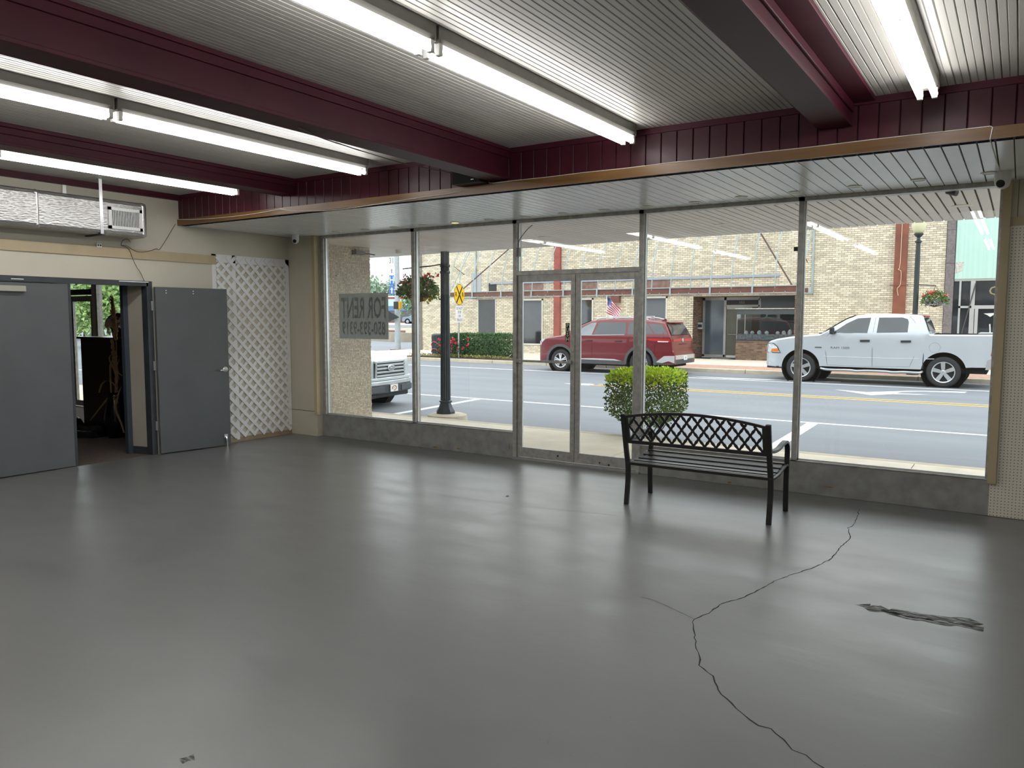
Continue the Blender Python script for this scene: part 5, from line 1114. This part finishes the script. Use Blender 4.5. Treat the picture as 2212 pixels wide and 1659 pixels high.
# litter bin
bn = thing('trash_can', 'dark slatted trash can with red trim beside the hedge', 'trash can', (-21.5, 26.8, 0))
MB().lathe([(.26, 0), (.27, .05), (.28, .85), (.30, .88), (.30, .93), (.2, .98)], 18, (-21.5, 26.8, 0)).build('barrel', M('bin_grey', (.05, .055, .07), .5), bn, smooth=30)
for k in range(16): a = 2*PI*k/16; MB().bar((-21.5+.285*math.cos(a), 26.8+.285*math.sin(a), .06), (-21.5+.295*math.cos(a), 26.8+.295*math.sin(a), .86), .05, .012, up=(math.cos(a), math.sin(a), 0)).build('slat', MATS['bin_grey'], bn)
for z in (.25, .55): MB().tube([(-21.5+.31*math.cos(a), 26.8+.31*math.sin(a), z+.08*math.sin(a*3)) for a in [k*PI/10 for k in range(20)]], .02, 5, closed=True).build('red_trim', M('bin_red', (.5, .05, .08), .5), bn)
# flag
fg = thing('flag', 'small stars and stripes flag on a white pole behind the red SUV', 'flag', (-12.82, 25.9, 0))
MB().tube([(-12.82, 25.9, 0), (-12.82, 25.9, 2.50)], .012, 8).build('pole', white, fg)
def flagp(u, v): return Vector((-12.81+.56*u**1.1+.05*math.sin(v*5+u*3)*u, 25.9+.06*math.sin(u*9+v*4), 2.47-.60*v-.52*u**1.3+.10*u*v-.03*math.sin(u*11)*u))
def fstrip(name, mat, v0, v1, u0=0, u1=1, off=0, n_=14):
    vs = []
    for i in range(n_+1):
        u = u0+(u1-u0)*i/n_
        for v in (v0, (v0+v1)/2, v1): vs.append(flagp(u, v)+Vector((0, -off, 0)))
    return MB().add(vs, [(i*3+j, i*3+j+1, i*3+4+j, i*3+3+j) for i in range(n_) for j in range(2)]).build(name, mat, fg, smooth='all', fix=False)
fr_ = M('flag_red', (.52, .04, .07), .8); fw2 = M('flag_white', (.75, .75, .76), .8); fb_ = M('flag_blue', (.03, .04, .16), .8)
for k in range(13): fstrip('stripe', fw2 if k % 2 else fr_, k/13, (k+1)/13)
ct = fstrip('canton', fb_, 0, 7/13, 0, .42, .004)
for r_ in range(9):
    for q in range(6 if r_ % 2 == 0 else 5):
        u = .42*(q+.5+(.5 if r_ % 2 else 0))/6; v = 7/13*(r_+.7)/9.5; p = flagp(u, v)+Vector((0, -.008, 0)); s5 = []
        for k in range(10): a = PI/2+k*PI/5; rr = .012 if k % 2 == 0 else .005; s5.append((p.x+rr*math.cos(a), p.y, p.z+rr*math.sin(a)))
        MB().add(s5, [tuple(range(10))]).build('star', fw2, ct, fix=False)
# ================================================================ corner beyond: signal pole, embankment, far street
po = Vector((-28.6, 32.1, ZR)); conc_p = M('grey_pole', (.42, .46, .48), .6, var=.1, vs=5)
sg = thing('signal_pole', 'grey pole with blue hospital and highway signs at the street corner', 'sign pole', tuple(po))
MB().lathe([(.17, 0), (.165, .4), (.14, 3), (.12, 9)], 12, (po.x, po.y, ZR)).build('shaft', conc_p, sg, smooth=30); MB().box(po.x-.3, po.x+.3, po.y-.3, po.y+.3, ZR, ZR+.06).build('base_plate', M('rusty_plate', (.16, .09, .07), .8), sg)
sdir = Vector((-.55, -.83, 0)).normalized(); sdir = Vector((.86, .51, 0)); sn = Vector((.51, -.86, 0)); sxo = -.18
def spl(name, mat, z0, z1, w, parent, off=.0): 
    c_ = po+Vector((-.22, -.16, 0)); return MB().prism([(-w/2, z0), (w/2, z0), (w/2, z1), (-w/2, z1)], lambda u, v, q: (c_.x+sdir.x*u*.75+sn.x*(q+.1), c_.y+sdir.y*u*.75+sn.y*(q+.1), v), (off, off+.012)).build(name, mat, parent)
sblue = M('sign_blue', (.05, .17, .55), .5); c_ = po+Vector((-.22, -.16, 0))
def sgl(body, z, size, mat, par): text('letter', body, size, mat, par, frame_mtx((c_.x+sn.x*.118, c_.y+sn.y*.118, z), sdir, (0, 0, 1)), .001, sx=.7, bold=.008)
a_ = spl('highway_sign', M('sign_white', (.8, .8, .8), .4), 4.45, 5.05, .42, sg); sgl('31', 4.76, .42, M('sign_grey', (.25, .27, .3), .5), a_)
a_ = spl('arrow_sign', MATS['sign_white'], 4.05, 4.38, .34, sg); MB().prism([(-.03, 4.1), (-.03, 4.24), (-.07, 4.24), (0, 4.33), (.07, 4.24), (.03, 4.24), (.03, 4.1)], lambda u, v, q: (c_.x+sdir.x*u+sn.x*q, c_.y+sdir.y*u+sn.y*q, v), (.113, .117)).build('arrow', MATS['sign_grey'], a_)
a_ = spl('hospital_sign', sblue, 3.44, 3.98, .38, sg); sgl('H', 3.71, .52, MATS['sign_white'], a_)
a_ = spl('arrow_sign', sblue, 2.94, 3.40, .34, sg); MB().prism([(-.03, 3.0), (-.03, 3.2), (-.08, 3.2), (0, 3.34), (.08, 3.2), (.03, 3.2), (.03, 3.0)], lambda u, v, q: (c_.x+sdir.x*u+sn.x*q, c_.y+sdir.y*u+sn.y*q, v), (.113, .117)).build('arrow', MATS['sign_white'], a_)
ps = MB().box(po.x+.14, po.x+.50, po.y-.38, po.y-.16, 2.14, 2.55).build('pedestrian_signal', M('signal_yellow', (.62, .36, .02), .5), sg, bevel=.03); MB().box(po.x+.10, po.x+.40, po.y-.42, po.y-.36, 2.14, 2.55).build('signal_face', black, ps)
MB().prism([(-28.95, 1.45), (-28.95, 2.08), (-28.15, 1.70)], lambda u, v, w: (u, w, v), (31.72, 31.76)).build('black_arrow_panel', black, sg)
solo(MB().prism([(-60, 52), (-38.9, 43.7), (-30, 50.5), (-38, 75), (-58, 75)], lambda u, v, w: (u, v, w), (ZR, .55)), 'embankment', M('bank_soil', (.36, .31, .24), .9, var=.15, vs=1.5), 'low tan embankment beyond the side street', 'embankment', kind='structure')
for k, (a, b_) in enumerate((((-60, 52.3), (-30.2, 51.2)),)): solo(MB().bar((-59, 52.6, .64), (-39, 44.6, .64), .08, .16), 'rail', M('rail_steel', (.2, .12, .09), .7), 'rusty railway rail on top of the embankment', 'rail')
def far_car(x, y, z, rz, label, paint, sc=1.0):
    t = thing('suv', label, 'suv', (x, y, z), rz); t.scale = (sc,)*3
    fc_ = Car(t, 4.6, [(0, .8), (.06, .95), (.3, 1.02), (1.0, 1.1), (1.2, 1.15), (1.9, 1.6), (2.2, 1.68), (3.8, 1.68), (4.2, 1.6), (4.5, 1.15), (4.6, .8)], [(0, .35), (4.6, .35)], [(0, .85), (.3, .96), (4.3, 1), (4.6, .9)], 1.08, .35, (.9, 3.6), .36, .45, .92)
    fc_.body(paint); fc_.inner(); fc_.wheels(5)
    fc_.patch('side_glass', carglass, [(1.45, 1.14), (2.0, 1.56), (2.6, 1.58), (2.6, 1.14)], .004); fc_.patch('side_glass', carglass, [(2.7, 1.14), (2.7, 1.58), (3.9, 1.56), (4.2, 1.16)], .004); fc_.patch('tail_light', MATS['red_lens'], [(4.4, .95), (4.42, 1.12), (4.55, 1.05), (4.58, .9)], .01)
solo(MB().prism([(-130, 75), (-38, 75), (-20, 60), (-20, 150), (-130, 150)], lambda u, v, w: (u, v, w), (ZR, .78)), 'upper_lot', M('pale_lot', (.42, .42, .43), .8, var=.05), 'pale raised car park behind the embankment', 'car park', kind='structure')
far_car(-81.5, 93.0, .78, math.radians(20), 'grey-blue SUV in the car park beyond the railway', M('greyblue_paint', (.20, .25, .30), .35, coat=.5)); far_car(-79.0, 96.5, .78, math.radians(15), 'dark SUV half hidden behind the brick building corner', M('dark_paint', (.07, .08, .09), .35, coat=.5))
def far_building(x0, x1, y0, y1, h_, mat, label, band=None):
    t = thing('shop_building', label, 'building', ((x0+x1)/2, y0, .78))
    MB().box(x0, x1, y0, y1, .78, h_).build('wall', mat, t); MB().box(x0-.1, x1+.1, y0-.1, y1+.1, h_, h_+.25).build('parapet', M('parapet_white', (.6, .58, .55), .7), t)
    if band: MB().box(x0+1, x1-1, y0-.06, y0, 1.0, 3.2).build('shop_windows', dglass, t); MB().prism([(y0, 3.9), (y0-1.5, 3.1), (y0-1.5, 2.95), (y0, 3.3)], lambda u, v, w: (w, u, v), (x0+1, x1-1)).build('awning', band, t); MB().box(x0, x1, y0-.08, y0, 3.9, 5.2).build('fascia_panel', M('pale_blue_panel', (.45, .58, .66), .6), t)
far_building(-112, -92, 110, 122, 5.6, M('red_brick_far', (.34, .10, .07), .8, var=.15, vs=1), 'red brick shop with blue awning beyond the car park', M('blue_awning', (.07, .14, .24), .6)); far_building(-91, -74, 108, 120, 6.2, M('brown_brick_far', (.26, .11, .08), .8, var=.15, vs=1), 'brownish brick building beyond the two parked SUVs')
solo(MB().box(-119.5, -115.8, 108, 111, .7, 9.5), 'brick_chimney', M('salmon_brick', (.62, .24, .18), .8), 'salmon brick chimney stack beside the for rent sign edge', 'chimney')
solo(MB().tube([(-88, 92, .78), (-88, 92, 14.5)], [.16, .1], 6), 'utility_pole', M('pole_green', (.12, .15, .13), .8), 'thin dark utility pole against the white sky', 'utility pole')
def tree(x, y, z, h_, r_, label, c, c2, n_=1500, ls=.6, seed=1):
    q = random.Random(seed); t = thing('tree', label, 'tree', (x, y, z)); C_ = Vector((x, y, z+h_*.62))
    MB().tube([(x, y, z), (x+.2, y, z+h_*.3), (x-.1, y, z+h_*.6)], [h_*.03, h_*.025, h_*.012], 8).build('trunk', bark, t)
    cl = [(C_+Vector((q.uniform(-1, 1)*r_*.65, q.uniform(-1, 1)*r_*.65, q.uniform(-.5, .6)*h_*.5)), q.uniform(.35, .6)*r_) for _ in range(12)]
    def pt(p_): c0, rr = p_.choice(cl); d = u3(p_); return c0+d*rr*p_.uniform(.7, 1), d, .5+.5*d.z*.8*p_.random()
    mb = MB(); leaves(mb, n_, pt, ls, .8, q, asp=.7); tag(mb.build('foliage', leafmat('leaf_'+label[:9].replace(' ', '_')+str(seed), c, c2, .45), t, fix=False), kind='stuff')
gA, gB = (.10, .19, .09), (.20, .32, .15)
tree(-128, 130, .7, 8.5, 7, 'hazy green tree behind the red brick shop', (.16, .24, .16), (.25, .34, .24), 1800, 1.0, 2); tree(-114, 132, .7, 7, 6, 'second hazy green tree farther along behind the red brick shop', (.16, .24, .16), (.25, .34, .24), 1500, 1.0, 3)
tree(-84, 100, .7, 5.5, 3.0, 'small loose tree above the parked SUVs', (.12, .20, .10), (.22, .32, .16), 900, .5, 4)
tree(-46, 25.6, ZR, 4.3, 1.9, 'bright green tree seen through the side door opening', (.24, .38, .12), (.40, .55, .22), 2600, .34, 5); tree(-62, 33.2, ZR, 5.6, 3.2, 'dark green tree behind the glass door of the side room', (.12, .22, .14), (.20, .32, .20), 2200, .5, 6); tree(-66, 34.8, ZR, 5.2, 3.0, 'dark green tree at the edge of the side door opening', (.12, .22, .14), (.20, .32, .20), 1800, .5, 7)  # leaf colours paled to carry the glare of the side room glass
# ================================================================ dim side room behind the double door
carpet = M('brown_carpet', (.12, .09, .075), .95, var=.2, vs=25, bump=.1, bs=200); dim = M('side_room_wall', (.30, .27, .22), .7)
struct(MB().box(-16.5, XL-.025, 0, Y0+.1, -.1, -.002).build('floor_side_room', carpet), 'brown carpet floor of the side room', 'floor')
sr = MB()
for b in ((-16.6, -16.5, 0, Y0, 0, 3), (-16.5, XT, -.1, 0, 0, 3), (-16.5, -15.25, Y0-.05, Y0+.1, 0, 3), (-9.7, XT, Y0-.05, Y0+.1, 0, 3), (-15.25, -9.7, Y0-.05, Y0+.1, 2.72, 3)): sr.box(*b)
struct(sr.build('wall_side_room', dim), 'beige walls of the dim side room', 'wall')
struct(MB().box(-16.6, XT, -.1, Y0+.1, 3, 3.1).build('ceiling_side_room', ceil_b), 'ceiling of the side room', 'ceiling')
w6 = thing('window_6', 'glass shopfront of the side room with an aluminium mullion', 'window', (-13.4, Y0, 0), kind='structure')
for (x0, x1, z0, z1, m_) in ((-15.25, -15.2, 0, 2.72, alu), (-14.03, -13.92, 0, 2.72, alu_l), (-12.8, -12.75, 0, 2.72, alu), (-11.25, -11.2, 0, 2.72, alu), (-9.75, -9.7, 0, 2.72, alu), (-15.2, -9.7, 2.66, 2.72, alu), (-13.92, -9.7, .3, .36, alu), (-13.92, -13.86, .3, 2.66, alu)): MB().box(x0, x1, Y0-.05, Y0+.05, z0, z1).build('frame', m_, w6)  # bays hidden past the door jamb, glazing widened to bring in daylight
MB().box(-15.2, -14.03, Y0-.05, Y0+.06, 2.07, 2.17).build('transom_bar', frameg, w6); [MB().box(a, b, Y0-.003, Y0+.003, .36, 2.66).build('pane', pane_m, w6) for a, b in ((-13.9, -12.8), (-12.75, -11.25), (-11.2, -9.75))]; MB().box(-15.2, -14.03, Y0-.003, Y0+.003, 2.17, 2.66).build('pane', pane_m, w6)
MB().box(-13.9, -9.7, Y0-.05, Y0+.05, 0, .3).build('knee_panel', alu_d, w6)
d5 = thing('door_5', 'glass door of the side room with a dark closer', 'door', (-14.5, Y0, 0), kind='structure')
for (x0, x1, z0, z1) in ((-14.86, -14.72, .02, 2.05), (-14.12, -14.05, .02, 2.05), (-14.72, -14.12, .02, .12), (-14.72, -14.12, 1.95, 2.05)): MB().box(x0, x1, Y0-.03, Y0+.02, z0, z1).build('door_rail', alu, d5)
MB().box(-14.72, -14.12, Y0-.006, Y0, .12, 1.95).build('pane', pane_m, d5); MB().box(-15.2, -14.86, Y0-.003, Y0+.003, .05, 2.07).build('pane', pane_m, d5)
MB().box(-14.55, -14.15, Y0-.10, Y0-.03, 2.09, 2.16).build('closer', black, d5)
# dark cabinet with poinsettia, dried grass in a vase, plastic sheet
cbm = M('dark_mahogany', (.035, .013, .010), .35, var=.3, vs=6)
cb = thing('cabinet', 'tall dark brown cabinet in the side room', 'cabinet', (-10.85, 6.3, 0))
MB().box(-11.66, -9.75, 6.08, 6.55, 0, 1.345).build('body', cbm, cb); MB().box(-11.70, -9.72, 6.04, 6.58, 1.345, 1.375).build('top', M('mahogany_top', (.07, .025, .018), .3), cb)
for k in range(2): MB().box(-11.6+k*.93, -10.75+k*.93, 6.068, 6.08, .12, 1.25).build('door_panel', cbm, cb, bevel=.008)
pc = Vector((-10.95, 6.26, 1.375)); pn = thing('potted_poinsettia', 'red and white artificial poinsettia in a pot on the dark cabinet', 'potted plant', tuple(pc))
MB().lathe([(.075, 0), (.085, .02), (.10, .12), (.12, .14)], 16, pc).build('pot', M('dark_red_pot', (.10, .008, .012), .3), pn, smooth=30)
rq = random.Random(9)
def star(c, r_, n_, mat, nm, d):
    mb = MB(); d = d.normalized(); x = d.orthogonal().normalized(); y = d.cross(x)
    for k in range(n_):
        a = 2*PI*k/n_+rq.uniform(-.2, .2); v = x*math.cos(a)+y*math.sin(a); s_ = d.cross(v); rr = r_*rq.uniform(.8, 1.1)
        mb.add([c, c+v*rr*.5+s_*rr*.22+d*.01, c+v*rr-d*rr*.25, c+v*rr*.5-s_*rr*.22+d*.01], [(0, 1, 2), (0, 2, 3)])
    mb.build(nm, mat, pn, fix=False)
pw_ = sheet_mat('cream_petal', (.92, .86, .72), .5); pr_ = sheet_mat('velvet_red_petal', (.16, .01, .02), .3); pg_ = M('dark_leaf', (.012, .025, .012), .6)
for k in range(44):
    d = u3(rq); d.z = abs(d.z)*.9+.05; c = pc+Vector((0, 0, .17))+Vector((d.x*.16, d.y*.16, d.z*.17)); lo = d.z < .62
    star(c, .10, 7, pw_ if (lo and k % 6 != 1) else (pr_ if k % 5 else pg_), 'blossom', d)
vc = Vector((-10.42, 5.86, 0)); gv = thing('dried_grass', 'dried tan pampas grass in a dark vase before the cabinet', 'dried plant', tuple(vc)); straw = sheet_mat('straw', (.62, .46, .26), .5)
MB().lathe([(.09, 0), (.13, .1), (.14, .3), (.10, .52), (.075, .6), (.09, .63)], 16, vc).build('vase', M('black_glaze', (.008, .006, .006), .2), gv, smooth=30)
def plume(a, b_, r_, n_=420):
    a, b_ = Vector(a), Vector(b_); MB().tube([vc+Vector((0, 0, .5)), a.lerp(vc+Vector((0, 0, .6)), .4)+Vector((.03, 0, 0)), a], .008, 5).build('stalk', straw, gv)
    mb = MB(); ax = (b_-a)
    leaves(mb, n_, lambda q: ((lambda t_: a+ax*t_+u3(q)*r_*math.sin(PI*min(1, .12+t_*.88))*q.random())(q.random()), ax.normalized()*4, q.random()), .065, 1.0, rq, asp=.12)
    mb.build('plume', straw, gv, fix=False)
def qx(px, py, y=5.86): return AY(px, py, y)
plume(qx(251, 737), qx(242, 648), .034); plume(qx(253, 830), qx(243, 742), .034, 350)
for pts in ([(256, 850), (246, 830), (232, 822), (220, 830), (214, 848)], [(256, 870), (240, 855), (225, 870), (195, 908)], [(258, 860), (250, 865), (252, 890), (262, 915), (268, 935)], [(256, 850), (246, 860), (240, 885), (238, 905)], [(250, 790), (240, 785), (238, 800), (240, 850)], [(258, 820), (250, 800), (240, 788), (241, 780)], [(262, 835), (256, 850), (248, 880), (243, 870)], [(258, 775), (250, 800), (252, 830)], [(246, 760), (236, 775), (250, 800), (264, 812)]):
    P = smooth_path([qx(*p, y=5.80) for p in pts], 4); k = len(P); mb = MB(); vs = []
    for i, p in enumerate(P): w_ = .014*math.sin(PI*(.15+.85*(1-i/k)))+.003; vs += [p+Vector((w_, w_*.3, 0)), p-Vector((w_, w_*.3, 0))]
    mb.add(vs, [(2*i, 2*i+1, 2*i+3, 2*i+2) for i in range(k-1)]).build('long_leaf', straw, gv, fix=False)
mb = MB(); nx, ny = 26, 10; vs = []
for i in range(nx+1):
    for j in range(ny+1):
        u, v = i/nx, j/ny; x = -12.35+1.75*u; y = 5.55+.5*v+.10*math.sin(u*7); e = math.sin(PI*u)**.5*math.sin(PI*v)**.6
        vs.append((x, y, .004+e*(.16+.06*math.sin(u*19+v*5)+.04*math.sin(v*17-u*9)+.03*rq.random())))
mb.add(vs, [(i*(ny+1)+j, i*(ny+1)+j+1, (i+1)*(ny+1)+j+1, (i+1)*(ny+1)+j) for i in range(nx) for j in range(ny)])
solo(mb, 'plastic_sheet', M('black_plastic_sheet', (.008, .008, .010), .22, var=.1), 'crumpled black plastic sheet on the side room floor', 'plastic sheet', smooth='all', fix=False)
# low items on the lattice and floor line
